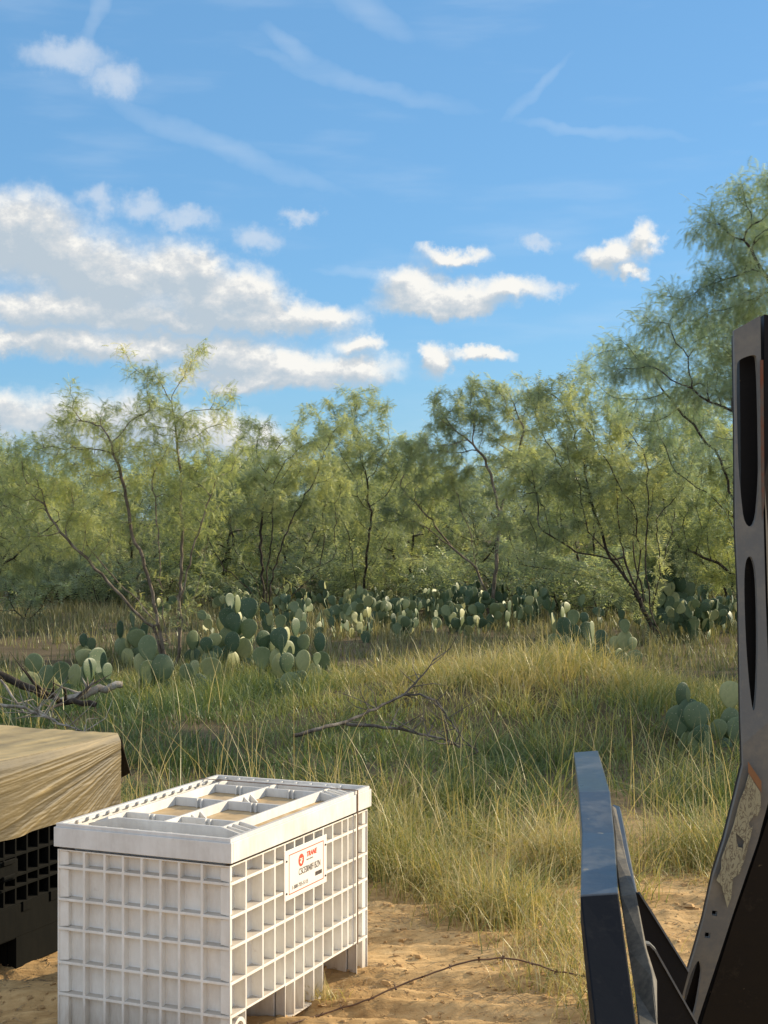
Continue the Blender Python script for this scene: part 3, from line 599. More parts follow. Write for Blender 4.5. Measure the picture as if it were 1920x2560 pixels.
branchy('dead_branch', [([(-30,1760,15.5),(60,1770,15.6),(130,1800,15.4),(210,1830,15.2)], .02, .008), ([(0,1700,16),(60,1780,15.8),(150,1800,15.6)], .014, .006)], M_dead,
  'tangle of dead sticks behind the tan wrapped load', 'branch', 10, 16, .5)

# ------------------------------------------------------------------ trees
def frond(pairs, L, ll, lw, droop):
    V_ = []
    for i in range(pairs):
        x = L*(i+.6)/pairs; z = -droop*(x/L)**2*L; k = 1-.35*abs(2*i/(pairs-1)-1)
        for s_ in (-1, 1):
            V_ += [(x-lw*.5, 0, z), (x+lw*.5, 0, z), (x+ll*.35, s_*ll*k, z-ll*.35)]
    return np.array(V_, np.float32)
def fronds_mesh(name, pos, dirs, scales, tpl, tint, rng):
    n_ = len(pos); X = dirs/np.linalg.norm(dirs, axis=1, keepdims=True)
    up = np.tile([0, 0, 1.0], (n_, 1))+rng.normal(0, .35, (n_, 3)); Yv = np.cross(up, X); Yv /= np.linalg.norm(Yv, axis=1, keepdims=True); Zv = np.cross(X, Yv)
    M = np.stack([X, Yv, Zv], 1)*scales[:, None, None]
    V_ = np.einsum('kj,njc->nkc', tpl, M)+pos[:, None, :]
    k = len(tpl); fc_ = np.arange(n_*k).reshape(-1, 3)
    return arr_mesh(name, V_.reshape(-1, 3), fc_, {'tint': np.repeat(np.clip(tint, 0, 1), k)})
def colonize(starts, att, step, rng, kill=None, reach=2.2, iters=200, gn=.25):
    kill = kill or step*1.3; pos, par = [], []
    for poly in starts:      # polylines, joined where they start close to an existing node
        P_ = [np.array(p_, float) for p_ in poly]; prev = -1
        if pos:
            d = np.linalg.norm(np.array(pos)-P_[0], axis=1); j = int(d.argmin())
            if d[j] < .6: prev = j
        for a, b in zip(P_[:-1], P_[1:]):
            k = max(1, int(np.linalg.norm(b-a)/step))
            for i in range(k):
                q_ = a+(b-a)*i/k+(rng.normal(0, step*.10, 3) if (i or prev >= 0) else 0)
                if i == 0 and prev >= 0 and np.linalg.norm(pos[prev]-q_) < step*.3: continue
                pos.append(q_); par.append(prev); prev = len(pos)-1
        pos.append(P_[-1]); par.append(prev)
    alive = np.ones(len(att), bool); near = np.zeros(len(att), int); dist = np.full(len(att), 1e9)
    def upd(i0):
        new = np.array(pos[i0:]); 
        d = np.linalg.norm(att[:, None, :]-new[None], axis=2); j = d.argmin(1); dm = d[np.arange(len(att)), j]
        b = dm < dist; dist[b] = dm[b]; near[b] = j[b]+i0
    upd(0)
    nkid = {}
    for it in range(iters):
        act = alive & (dist < (reach if it > 15 else 9))
        if not act.any(): break
        idx_ = near[act]; dv = att[act]-np.array(pos)[idx_]; dv /= np.linalg.norm(dv, axis=1, keepdims=True)+1e-9
        uq, inv = np.unique(idx_, return_inverse=True); acc_ = np.zeros((len(uq), 3)); np.add.at(acc_, inv, dv)
        i0 = len(pos)
        for k, u_ in enumerate(uq):
            if nkid.get(int(u_), 0) >= 3: alive[act.nonzero()[0][inv == k]] = False; continue
            nkid[int(u_)] = nkid.get(int(u_), 0)+1
            d = acc_[k]/(np.linalg.norm(acc_[k])+1e-9)
            if par[u_] >= 0:
                pd = pos[u_]-pos[par[u_]]; pd /= np.linalg.norm(pd)+1e-9; d = d+.35*pd
            d = d+rng.normal(0, gn, 3); d /= np.linalg.norm(d)+1e-9
            pos.append(pos[u_]+d*step); par.append(int(u_))
        if len(pos) == i0: continue
        upd(i0); alive &= dist > kill
        if len(pos) > 9000: break
    return np.array(pos), np.array(par)
def make_tree(name, origin, starts, blobs, seed, label, leaf_mat, bark, dens=9, step=.16, twig_r=.0031, per=5, tpl=None, fs=1.0, maxr=.012, group=None, cat='tree', tbias=0.0, spr=.06, expo=1.93):
    rng = np.random.RandomState(seed); att = []
    for (c, r) in blobs:
        vol = 4.19*r[0]*r[1]*r[2]; k = max(6, int(vol*dens)); q_ = rng.normal(size=(k, 3)); q_ /= np.linalg.norm(q_, axis=1, keepdims=True)
        q_ *= (rng.rand(k, 1)**(1/2.2)); att.append(np.array(c)+q_*np.array(r))
    att = np.concatenate(att); pos, par = colonize(starts, att, step, rng)
    n_ = len(pos); acc_ = np.zeros(n_); kids = np.zeros(n_, int)
    for i in range(n_-1, -1, -1):
        if kids[i] == 0: acc_[i] = twig_r**expo
        if par[i] >= 0: acc_[par[i]] += acc_[i]; kids[par[i]] += 1
    rad = acc_**(1/expo)
    E = np.array([(par[i], i) for i in range(n_) if par[i] >= 0]); A, B = pos[E[:, 0]], pos[E[:, 1]]
    d = B-A; d /= np.linalg.norm(d, axis=1, keepdims=True)+1e-9; a1 = np.cross(d, [.13, .31, .94]); a1 /= np.linalg.norm(a1, axis=1, keepdims=True)+1e-9; a2 = np.cross(d, a1)
    S = 5; ang = 2*np.pi*np.arange(S)/S; ringv = a1[:, None]*np.cos(ang)[None, :, None]+a2[:, None]*np.sin(ang)[None, :, None]
    rb_ = rad[E[:, 1]]; ra_ = np.minimum(rad[E[:, 0]], rb_*1.6+.002)
    VA = A[:, None]+ringv*ra_[:, None, None]; VB = B[:, None]+ringv*rb_[:, None, None]
    V_ = np.concatenate([VA, VB], 1).reshape(-1, 3); base = np.arange(len(E))[:, None]*2*S; k = np.arange(S); k2 = (k+1) % S
    Fq = np.stack([base+k, base+k2, base+S+k2, base+S+k], -1).reshape(-1, 4)
    org = np.array(origin)
    r = empty(name, origin); tag(r, label, cat, group)
    tk_ = link('trunk', arr_mesh('trunk', V_-org, Fq, smooth=True), bark, r)
    tw = np.where(rad < maxr)[0]
    cnt = rng.poisson(per*np.where(kids[tw] == 0, 1.9, np.where(rad[tw] < maxr*.5, 1.0, .45))); src = np.repeat(tw, cnt); m_ = len(src)
    pd = pos[src]-pos[np.maximum(par[src], 0)]; pd /= np.linalg.norm(pd, axis=1, keepdims=True)+1e-9
    dr = pd*.7+rng.normal(0, .75, (m_, 3))+np.array([0, 0, -.28]); sp = pos[src]-pd*step*rng.rand(m_, 1)+rng.normal(0, spr, (m_, 3))*(1, 1, .8)
    clump = .5+.55*(fbm(sp[:, 0]*1.3+seed, sp[:, 2]*1.3+sp[:, 1]*.7, 3)-.5)*2
    tint = (clump-.5)*1.15+.5+rng.normal(0, .16, m_)+tbias
    crown = link('crown', fronds_mesh('crown', sp-org, dr, fs*rng.uniform(.7, 1.25, m_), tpl, tint, rng), leaf_mat, r)
    return r
TPN = frond(7, .125, .036, .0075, .35)      # near leaves
TPM = frond(5, .15, .045, .013, .35)        # middle distance
TPF = frond(4, .20, .065, .024, .35)        # far
def pxt(base_uv, Y, stems, blobs, thick=.9, yj=.3, seed=0):
    rr = random.Random(seed+100); b = at(base_uv[0], base_uv[1], Y); b.z = hz(b.x, Y)-.05
    S_ = []
    for st_ in stems:
        n0 = len(st_); out = []
        wob = rr.choice([-1.6, -1.1, -.6, .5])
        for i, (u, v) in enumerate(st_):
            yy = Y+wob*yj*i/n0*2.2; out.append(tuple(at(u, v, yy)) if not (u == base_uv[0] and v == base_uv[1]) else tuple(b))
        S_.append(out)
    B_ = []
    for (u, v, ru, rv) in blobs:
        yo = rr.uniform(-1, 1)*yj*1.5; c = at(u, v, Y+yo); B_.append((tuple(c), (ru/F*Y, min(ru, rv)*1.25/F*Y*thick+.15, rv/F*Y)))
    return tuple(b), S_, B_
def px_tree(base, Y, stems, blobs, seed, label, leaf, bark, **kw):
    o_, s_, b_ = pxt(base, Y, stems, blobs, seed=seed, thick=kw.pop('thick', .9)); return make_tree('mesquite_tree', o_, s_, b_, seed, label, leaf, bark, **kw)
px_tree((425,1668), 24.5, [[(425,1668),(395,1560),(370,1440),(330,1330),(305,1200),(270,1090)], [(425,1668),(380,1570),(300,1490),(220,1400),(150,1330)], [(425,1668),(448,1640),(450,1500),(455,1350),(452,1200),(440,1080)],
  [(450,1490),(490,1350),(540,1200)], [(452,1560),(500,1450),(525,1330)], [(395,1560),(345,1500),(280,1440),(230,1380)], [(415,1600),(400,1450),(396,1330),(380,1200)]],
  [(100,1200,110,130),(175,1090,85,95),(300,1130,110,120),(420,1110,100,130),(480,1240,100,110),(560,1160,70,110),(250,1280,140,90),(390,1000,55,90),(320,880,26,30),(345,935,26,45),(375,985,40,50),
   (445,960,18,60),(480,900,22,45),(500,868,20,16),(552,1030,42,70),(570,985,30,35),(185,1010,38,55),(170,960,12,35),(60,1110,50,40),(115,1350,110,55),(30,1250,60,100),(270,1010,30,50)], 11,
  'sunlit yellow-green mesquite with many thin pale stems above the left prickly pears', M_leafA, M_bark, dens=62, tpl=TPN, per=15, step=.13, fs=1.05, spr=.07, tbias=.04)
px_tree((-60,1590), 33, [[(-60,1590),(-40,1450),(60,1330)], [(-60,1590),(0,1420),(150,1300),(240,1290)]],
  [(40,1330,150,90),(150,1390,110,60),(0,1180,100,110),(-100,1250,140,150),(60,1430,120,50)], 12,
  'dark green mesquite reaching in low from the left edge', M_leafB, M_barkd, dens=32, tpl=TPM, per=18, step=.17, fs=1.15)
px_tree((668,1548), 38, [[(668,1548),(600,1480),(540,1440),(500,1400)], [(668,1548),(640,1450),(590,1380)], [(668,1548),(680,1440),(705,1360)], [(668,1548),(740,1480),(800,1420)], [(668,1548),(655,1440),(650,1330)], [(668,1548),(575,1500),(500,1460),(440,1420)], [(668,1548),(620,1470),(560,1420),(520,1350)], [(668,1548),(700,1470),(760,1430),(830,1400)], [(668,1548),(665,1450),(680,1350)]],
  [(660,1220,140,100),(590,1300,90,30),(720,1290,100,45),(760,1130,90,90),(700,1085,70,40),(560,1230,70,80),(820,1230,70,90),(640,1080,60,50),(770,1040,50,40),(840,1060,50,50)], 13,
  'mesquite with a dark low fan of black trunks left of the centre', M_leafB, M_barkd, dens=28, tpl=TPM, per=18, step=.17, fs=1.2, twig_r=.0038)
px_tree((905,1532), 41, [[(905,1532),(925,1430),(960,1350)], [(905,1532),(885,1430),(870,1330)], [(905,1532),(960,1440),(1010,1380)], [(905,1532),(860,1450),(820,1400)], [(905,1532),(915,1400),(930,1280)]],
  [(890,1110,95,90),(930,1020,60,45),(900,1250,110,90),(1000,1150,80,80),(820,1090,60,60),(960,1330,90,40),(850,1000,50,40),(930,985,45,30)], 14,
  'round-topped mesquite on two dark trunks left of the central mesquite', M_leafB, M_barkd, dens=28, tpl=TPM, per=18, step=.17, fs=1.2, tbias=.08)
px_tree((1225,1552), 37.5, [[(1225,1552),(1215,1480),(1190,1420),(1130,1370),(1050,1310),(960,1265)], [(1190,1420),(1180,1340),(1150,1270)], [(1225,1552),(1240,1420),(1250,1280),(1215,1150),(1170,1100)], [(1242,1400),(1300,1330),(1350,1260)], [(1250,1280),(1290,1160),(1310,1080)], [(1130,1370),(1080,1300),(1000,1215)], [(1050,1310),(1000,1300),(930,1310)], [(1190,1420),(1100,1400),(1020,1400)], [(1242,1400),(1300,1380),(1380,1390)]],
  [(1150,1040,105,85),(1250,1000,105,70),(1080,1150,95,90),(1180,965,50,35),(1290,1120,95,90),(1040,1270,100,50),(1140,1210,80,60),(1330,1000,60,60),(1290,930,35,22)], 15,
  'central mesquite with forked bare trunk leaning left over prickly pears', M_leafB, M_bark, dens=36, tpl=TPM, per=17, step=.16, fs=1.15, twig_r=.004, tbias=.05)
px_tree((1668,1615), 30, [[(1668,1615),(1625,1550),(1590,1480),(1540,1400),(1470,1330)], [(1590,1480),(1600,1380),(1590,1280)], [(1668,1615),(1630,1545),(1612,1400),(1622,1250)], [(1590,1490),(1480,1440),(1340,1390),(1250,1360)], [(1600,1500),(1560,1390),(1545,1290)], [(1625,1550),(1640,1450),(1680,1330)], [(1540,1400),(1440,1380),(1360,1330)], [(1625,1550),(1560,1470),(1470,1420),(1380,1400)], [(1610,1500),(1585,1400),(1580,1280)], [(1650,1590),(1600,1520),(1500,1450),(1400,1430),(1300,1410)], [(1630,1540),(1650,1420),(1640,1300)], [(1600,1500),(1520,1380),(1480,1260)]],
  [(1420,1040,120,100),(1350,1190,120,100),(1500,1170,130,130),(1600,1240,110,120),(1290,1310,110,35),(1440,940,45,45),(1440,1310,150,35),(1700,1160,90,110),(1340,1010,60,60),(1540,1030,70,60)], 16,
  'wide mesquite on a dark trunk leaning left out of dry pink grass', M_leafB, M_barkd, dens=40, tpl=TPM, per=17, step=.15, fs=1.15, twig_r=.0036, tbias=.03)
px_tree((2250,1800), 19, [[(2250,1800),(2150,1500),(2000,1200),(1850,1040),(1700,960)], [(2150,1500),(2100,1100),(1980,800),(1860,600)], [(2000,1200),(1900,1120),(1780,1090)]],
  [(1835,500,50,70),(1900,600,100,110),(1790,640,60,70),(1640,740,40,35),(1700,800,100,70),(1600,870,75,75),(1840,830,130,110),(1560,950,50,40),(1790,960,130,50),(2000,700,170,230),(2150,900,170,260),(2010,450,100,80),(1715,720,60,50),(1660,960,60,40),(1880,480,70,60),(1820,700,80,70),(1740,950,90,70),(1880,960,90,80),(1650,820,60,50),(1540,900,40,35),(1780,560,40,50)], 17,
  'tall blue-green mesquite filling the upper right above the steel upright', M_leafC, M_barkd, dens=60, tpl=TPN, per=32, step=.14, fs=1.0, thick=1.0, spr=.10)
px_tree((1905,1690), 24, [[(1905,1690),(1880,1400),(1800,1150),(1680,1000)], [(1905,1690),(1895,1300),(1850,1000),(1830,850)], [(1880,1400),(1790,1250),(1690,1180)]],
  [(1640,910,100,80),(1780,830,100,110),(1550,1000,75,60),(1800,970,120,100),(1870,720,60,90),(1690,1050,130,80),(1850,1150,90,100),(1460,900,35,25),(1520,880,45,40)], 19,
  'grey-green mesquite stepping down left of the tallest tree behind the upright', M_leafC, M_barkd, dens=36, tpl=TPN, per=26, step=.16, fs=1.05, spr=.09, twig_r=.0036)
px_tree((1960,1592), 33, [[(1960,1592),(1930,1450),(1850,1330)], [(1960,1592),(1900,1480),(1780,1400),(1700,1370)]],
  [(1740,1100,130,120),(1620,1060,90,90),(1800,1290,140,120),(1660,1390,110,60),(1840,1430,120,70),(1940,1200,120,150),(1640,1280,80,80)], 18,
  'bright yellow-green mesquite low behind the steel upright', M_leafA, M_barkd, dens=28, tpl=TPM, per=18, step=.17, fs=1.2, tbias=-.12)
# trees standing in rows behind: three growths, copied
protos = []
for k in range(3):
    rr = np.random.RandomState(40+k)
    bl = [((rr.uniform(-2.0, 2.0), rr.uniform(-1.6, 1.6), rr.uniform(2.2, 4.3)), (rr.uniform(.9, 1.5), rr.uniform(.9, 1.5), rr.uniform(.6, 1.1))) for _ in range(9)]+[((0,0,2.6),(2.4,1.8,1.1)), ((0,0,1.3),(2.7,1.8,.6)), ((-1.5,0,.8),(1.3,1.2,.4)), ((1.6,0,.9),(1.2,1.2,.4))]
    stt = [[(0,0,-.1),(-.3,.1,.7),(-1.0,.3,1.6)], [(0,0,-.1),(.3,-.1,.8),(.9,.4,1.9)], [(0,0,-.1),(.05,.3,1.0),(.1,.5,2.2)]]
    protos.append((bl, stt))
far_lab = ['left of the photo behind the pale-stemmed mesquite', 'behind the pale-stemmed mesquite', 'between the pale-stemmed and the dark-trunked mesquite', 'behind the dark-trunked mesquite',
  'left behind the round-topped mesquite', 'behind the round-topped mesquite', 'between the round-topped and the central mesquite', 'behind the central mesquite', 'right behind the central mesquite', 'left behind the leaning mesquite', 'behind the leaning mesquite', 'behind the steel upright']
roots = []
for i, u in enumerate([-40, 140, 330, 530, 720, 850, 1010, 1170, 1330, 1500, 1660, 1830]):
    Y = 43+((i*37) % 11); x = (u-CU)/F*Y; sc = .78+.2*((i*53) % 7)/7
    if i < 3:
        r = make_tree('mesquite_tree', (0,0,0), protos[i][1], protos[i][0], 60+i, 'x', [M_leafA, M_leafB, M_leafB][i], M_barkd, dens=10, tpl=TPF, per=10, step=.25, fs=1.12, twig_r=.005, maxr=.02)
        roots.append(r)
    else:
        s0 = roots[i % 3]; r = s0.copy(); C.objects.link(r)
        for ch in s0.children:
            c_ = ch.copy(); C.objects.link(c_); c_.parent = r
    r.location = (x, Y, hz(x, Y)); r.rotation_euler = (0, 0, i*1.7); r.scale = (sc*1.1, sc*1.1, sc)
    tag(r, 'distant mesquite standing '+far_lab[i], 'tree', 'mesquites in the row behind')
for i, u in enumerate([-120, 60, 240, 450, 640, 790, 930, 1090, 1260, 1420, 1590, 1770, 1900]):
    Y = 60+((i*29) % 15); x = (u-CU)/F*Y; s0 = roots[(i*2+1) % 3]; r = s0.copy(); C.objects.link(r)
    for ch in s0.children:
        c_ = ch.copy(); C.objects.link(c_); c_.parent = r
    sc = .95+.2*((i*31) % 5)/5; r.location = (x, Y, hz(x, Y)); r.rotation_euler = (0, 0, i*2.3+1); r.scale = (sc*1.25, sc*1.25, sc)
    tag(r, 'hazy far mesquite in the rearmost row of the thicket', 'tree', 'mesquites in the rearmost row')
sh_b = [((0,0,.7),(.9,.7,.55)), ((.5,.1,.9),(.5,.5,.4)), ((-.6,0,.5),(.6,.5,.4))]
sh = make_tree('shrub', (0,0,0), [[(0,0,-.05),(.1,0,.35)], [(0,0,-.05),(-.25,.05,.4)], [(0,0,-.05),(.3,.1,.3)]], sh_b, 91, 'x', M_leafB, M_barkd, dens=26, tpl=TPF, per=9, step=.16, twig_r=.004, tbias=-.25, cat='shrub')
shw = ['at the far left behind the pale stems', 'left of the dark-trunked mesquite', 'between the pale stems and the black trunks', 'right of the black trunks', 'left of the round-topped mesquite', 'beside the round-topped mesquite', 'left of the central fork', 'right of the central fork', 'between the central and the leaning mesquite', 'left of the leaning trunk', 'right of the leaning trunk', 'beside the upright at the far right', 'beneath the left edge mesquite', 'beneath the low left limbs']
for i, u in enumerate([60, 420, 540, 760, 850, 980, 1110, 1300, 1400, 1510, 1720, 1810, 150, 250]):
    Y = 37+((i*17) % 9); x = (u-CU)/F*Y
    if i == 0: r = sh
    else:
        r = sh.copy(); C.objects.link(r)
        for ch in sh.children:
            c_ = ch.copy(); C.objects.link(c_); c_.parent = r
    sc = 1.0+.5*((i*7) % 5)/5; r.location = (x, Y, hz(x, Y)); r.scale = (sc*1.3, sc*1.3, sc); r.rotation_euler = (0, 0, i*1.3)
    tag(r, 'low dark brush '+shw[i], 'shrub', 'low brush under the trees')
# tall trees outside the view on the sun's side; their shade falls over the middle grass
for (x, y, sc, k, lab) in ((10.2, 18.8, 1.1, 1, 'mesquite right of the frame shading the grass'), (13.5, 27.0, 1.2, 2, 'mesquite right of the frame shading the cactus field')):
    s0 = roots[k]; r = s0.copy(); C.objects.link(r)
    for ch in s0.children:
        c_ = ch.copy(); C.objects.link(c_); c_.parent = r
    r.location = (x, y, 0); r.scale = (sc, sc, sc); r.rotation_euler = (0, 0, x); tag(r, lab, 'tree', 'mesquites beyond the right edge')

# ------------------------------------------------------------------ prickly pears
def m_cactus():
    m, t = mat('prickly_pear_skin'); o = obj_co(t); oi = t.n('ShaderNodeObjectInfo').outputs['Random']
    vo = t.n('ShaderNodeTexVoronoi', {'Vector': t.n('ShaderNodeMapping', {0: o, 3: (1, .01, 1)}).outputs[0], 'Scale': 9.0, 'Randomness': .7}).outputs[0]
    dots = t.n('ShaderNodeMapRange', {0: vo, 1: .09, 2: .19, 3: 1.0, 4: 0.0}).outputs[0]
    nz = t.noise(o, 5, 5, .65)
    c = t.mix(nz, (.035,.08,.045), (.09,.135,.06)); c = t.mix(t.m('MULTIPLY_ADD', oi, 1.8, -.6, True), c, t.mix(nz, (.13,.18,.07), (.30,.33,.15)))
    c = t.mix(t.m('MULTIPLY', t.m('GREATER_THAN', oi, .8), t.m('MULTIPLY', nz, .8)), c, (.42,.40,.17))
    scar = t.n('ShaderNodeMapRange', {0: t.noise(o, 12, 4, .7), 1: .62, 2: .7, 3: 0.0, 4: .7}).outputs[0]
    c = t.mix(scar, c, (.30,.25,.15)); c = t.mix(t.m('MULTIPLY', dots, .8), c, (.42,.38,.24))
    return fin(m, t, c, .5, t.m('ADD', t.m('MULTIPLY', dots, 1.0), t.m('MULTIPLY', nz, .4)), .5, .012, .4)
M_cact = m_cactus()
def pad_mesh(seed):
    rr = random.Random(seed); nu_, nv_ = 22, 13; V_, F_ = [], []; eg = rr.uniform(.12, .34); bend = rr.uniform(-.06, .06); tw_ = rr.uniform(-.08, .08)
    wa_, wb_ = rr.uniform(.01, .06), rr.uniform(0, 6)
    for j in range(nv_+1):
        ph = math.pi*j/nv_; 
        for i in range(nu_):
            th = 2*math.pi*i/nu_; x = math.sin(ph)*math.cos(th); y = math.sin(ph)*math.sin(th); z = -math.cos(ph)
            # disc in XZ, thin in Y; narrower at the foot
            rX = x; zz = z; k = 1+eg*zz-.12*(1-zz)*max(0, -zz)
            e_ = 1+wa_*math.sin(3*math.atan2(zz, rX)+wb_)
            V_.append((rX*k*.5*e_, (abs(y)**.75)*math.copysign(1, y)*.046+bend*(zz*zz)+tw_*rX*zz, (zz+1)*.5*e_+(1-e_)*.5))
    for j in range(nv_):
        for i in range(nu_): i2_ = (i+1) % nu_; F_.append((j*nu_+i, j*nu_+i2_, (j+1)*nu_+i2_, (j+1)*nu_+i))
    me = arr_mesh('pad', V_, F_, smooth=True); me.materials.append(M_cact); return me
PADS = [pad_mesh(i) for i in range(6)]
def pad(root, base, w, h, yaw, tilt, lean, rr):
    """base: world point of the pad's foot; yaw turns the flat face, tilt leans it sideways in its plane, lean out of its plane"""
    o_ = bpy.data.objects.new('pad', rr.choice(PADS)); C.objects.link(o_); o_.parent = root
    o_.location = Vector(base)-root.location; o_.rotation_euler = (lean, tilt, yaw); o_.scale = (w, (w+h)*.5, h); return o_
def pad_top(o_, k):
    return o_.parent.location+o_.location+o_.rotation_euler.to_matrix() @ Vector((k*.36*o_.scale.x, 0, o_.scale.z*(.93-.18*abs(k))))
def clump(x, y, label, group, seed, levels=3, starts=4, spread=.6, size=.30, face=None):
    rr = random.Random(seed); r = empty('prickly_pear', (x, y, hz(x, y))); tag(r, label, 'cactus', group); n_ = 0
    def rec(b, lv, yw, ti):
        h = size*rr.uniform(.85, 1.15)*(1-.06*lv); w = h*rr.uniform(.72, .88)
        o_ = pad(r, b, w, h, yw, ti, rr.uniform(-.3, .3), rr)
        if lv < levels:
            for k in rr.sample([-.9, -.2, .35, 1.0], rr.choice([1, 1, 2, 2, 3])):
                rec(pad_top(o_, k), lv+1, yw+rr.uniform(-1.1, 1.1), ti+k*.5+rr.uniform(-.15, .15))
    for _ in range(starts):
        rec(Vector((x+rr.uniform(-spread, spread), y+rr.uniform(-spread, spread)*.7, hz(x, y)-.04)), rr.choice([0, 0, 1]), rr.choice([rr.uniform(-.5, .5), rr.uniform(.85, 1.3), rr.uniform(.9, 1.4), rr.uniform(0, math.pi)]), rr.uniform(-.45, .45))
    return r
def px_clump(Y, pads, label, seed, sc=.5787, ou=0, ov=1300):
    """near plants: pads given where the photo shows them, set at real distance; kind d faces us, l is turned to the sun, e is edge on"""
    rr = random.Random(seed); us = [ou+p_[0]*sc for p_ in pads]; cx = (sum(us)/len(us)-CU)/F*Y; r = empty('prickly_pear', (cx, Y, hz(cx, Y))); tag(r, label, 'cactus', 'prickly pears nearer the camera')
    for (x, y, rx, ry, kd) in pads:
        yy = Y+rr.uniform(-.35, .35); c = at(ou+x*sc, ov+y*sc, yy); hw, hh = rx*sc/F*yy, ry*sc/F*yy*1.05
        yaw = {'d': rr.uniform(-.25, .35), 'l': rr.uniform(.92, 1.12), 'm': rr.uniform(.45, .7), 'e': rr.uniform(1.25, 1.5)}[kd]
        w = 2*min(hw/max(.35, math.cos(yaw)), hh*.95) if kd != 'e' else 2*hh*.7
        b = c-Vector((0, 0, hh)); pad(r, b, w, 2*hh, yaw, rr.uniform(-.12, .12), rr.uniform(-.1, .1), rr)
        g0 = hz(c.x, yy)
        while b.z > g0+.05:
            h = min(.34, max(.2, b.z-g0+.08)); nb = Vector((b.x+rr.uniform(-.05, .05), b.y+rr.uniform(-.06, .06), b.z-h*.9)); pad(r, nb, h*.78, h, rr.uniform(-.6, .9), rr.uniform(-.15, .15), 0, rr); b = nb
    return r
px_clump(20.5, [(148,620,38,42,'d'),(205,680,42,50,'d'),(275,660,40,50,'d'),(325,675,28,50,'d'),(250,705,20,35,'l')], 'leftmost prickly pear, dark pads behind the fallen log', 1)
px_clump(21.5, [(365,600,36,42,'m'),(385,650,35,52,'l'),(425,610,42,58,'l'),(450,618,15,45,'d'),(462,655,18,36,'l')], 'prickly pear with pale sunlit pads behind the short pale log', 2)
px_clump(20.2, [(645,555,42,55,'d'),(620,630,35,55,'d'),(710,640,50,58,'m'),(650,690,35,45,'d')], 'prickly pear with big pads before the pale-stemmed mesquite trunk', 3)
px_clump(21.0, [(810,670,33,48,'d'),(845,640,16,34,'l'),(915,640,45,47,'d'),(905,705,30,35,'m')], 'prickly pear with one round pad just right of the pale stems', 4)
px_clump(25.5, [(520,475,12,38,'l'),(574,430,12,38,'e'),(618,480,13,40,'l'),(595,515,38,42,'m'),(555,530,12,30,'l'),(360,520,14,28,'l'),(390,540,30,30,'d')], 'prickly pear with narrow lit pads behind the pale stems', 5)
px_clump(24.5, [(830,520,24,42,'m'),(848,525,12,30,'d'),(890,540,28,33,'d'),(925,520,28,30,'d')], 'small prickly pear with one white-rimmed pad right of the pale stems', 6)
px_clump(25.0, [(995,350,20,34,'l'),(1025,365,12,40,'l'),(960,455,28,40,'m'),(1010,470,42,48,'d'),(1080,385,38,48,'d'),(1060,460,14,42,'l'),(1050,545,20,38,'l'),(1075,515,14,22,'l')], 'tall prickly pear topped by two pale pads below the dark trunks', 7)
px_clump(23.0, [(1137,515,32,37,'m'),(1170,550,32,37,'m'),(1190,490,20,24,'l'),(1207,440,24,32,'d'),(1240,495,25,32,'l'),(1278,465,17,40,'l'),(1312,530,27,35,'m'),(1380,530,26,42,'d'),(1365,600,22,28,'l')], 'prickly pear with a crowd of bright yellow-green pads', 8)
px_clump(19.6, [(1215,540,12,45,'d'),(1235,620,30,45,'m'),(1308,612,32,48,'d'),(1245,705,30,45,'d'),(1300,700,28,48,'m')], 'upright prickly pear standing in the green grass left of centre', 9)
px_clump(15.3, [(1333,725,33,50,'m'),(1362,725,10,30,'d'),(1392,815,58,58,'d'),(1490,870,35,42,'d'),(1535,730,46,58,'d'),(1562,880,45,60,'d'),(1420,890,40,40,'d')], 'dark prickly pear beside the steel upright in shaded grass', 10, .6028, 900)
px_clump(26.5, [(885,405,25,32,'d'),(930,405,20,22,'d'),(808,430,12,46,'l'),(840,385,10,25,'l')], 'prickly pear with two dark pads behind the middle of the grass mound', 11, .6028, 900)
px_clump(25.5, [(1000,490,28,33,'d'),(965,470,10,50,'l'),(1060,510,24,28,'d'),(1130,515,22,28,'m'),(1100,440,22,28,'d')], 'low prickly pear at the foot of the leaning mesquite', 12, .6028, 900)
px_clump(33, [(1195,150,12,22,'l'),(1225,200,8,32,'l'),(1228,245,20,28,'l'),(1282,175,22,24,'d'),(1300,215,18,26,'d'),(1255,220,22,22,'d'),(1340,215,6,26,'l'),(1357,240,10,22,'l'),(1298,278,13,26,'l'),(1325,310,25,22,'d'),(1270,300,30,26,'d'),(1335,340,17,20,'l'),(1372,295,22,26,'d'),(1360,350,14,18,'l')], 'tallest prickly pear, right of the leaning mesquite', 13, .6028, 900)
xx_ = ['prickly pear clump right of the tall mesquite-side cactus', 'prickly pear clump near the steel upright']
spots = []
rr = random.Random(77)
band = [(700,34),(745,31),(790,36),(835,33),(880,38),(925,32),(965,36),(1000,31),(1040,34),(1085,38),(1120,32),(1160,36),(1200,33),(1245,39),(1290,35),(1350,38),(1420,35),(1480,39),
        (1640,34),(1700,31),(1745,34),(1790,31),(1820,34),(770,39),(815,36),(905,35),(945,40),(1020,36),(1070,33),(1140,38),(1185,40),(1270,36),(1320,34),(1385,41),(1450,38),(1660,38),(1720,37),(1770,38),(1100,41),(1140,43),(1010,42),(600,42),(560,33),(480,38),(110,44),(60,47),(180,48),(240,46)]
wher = ['below the dark-trunked mesquite', 'left of the round-topped mesquite', 'under the round-topped mesquite', 'left of the central forked trunk', 'around the central forked trunk', 'under the low limbs of the leaning mesquite', 'right of the leaning trunk', 'far left behind the pale stems']
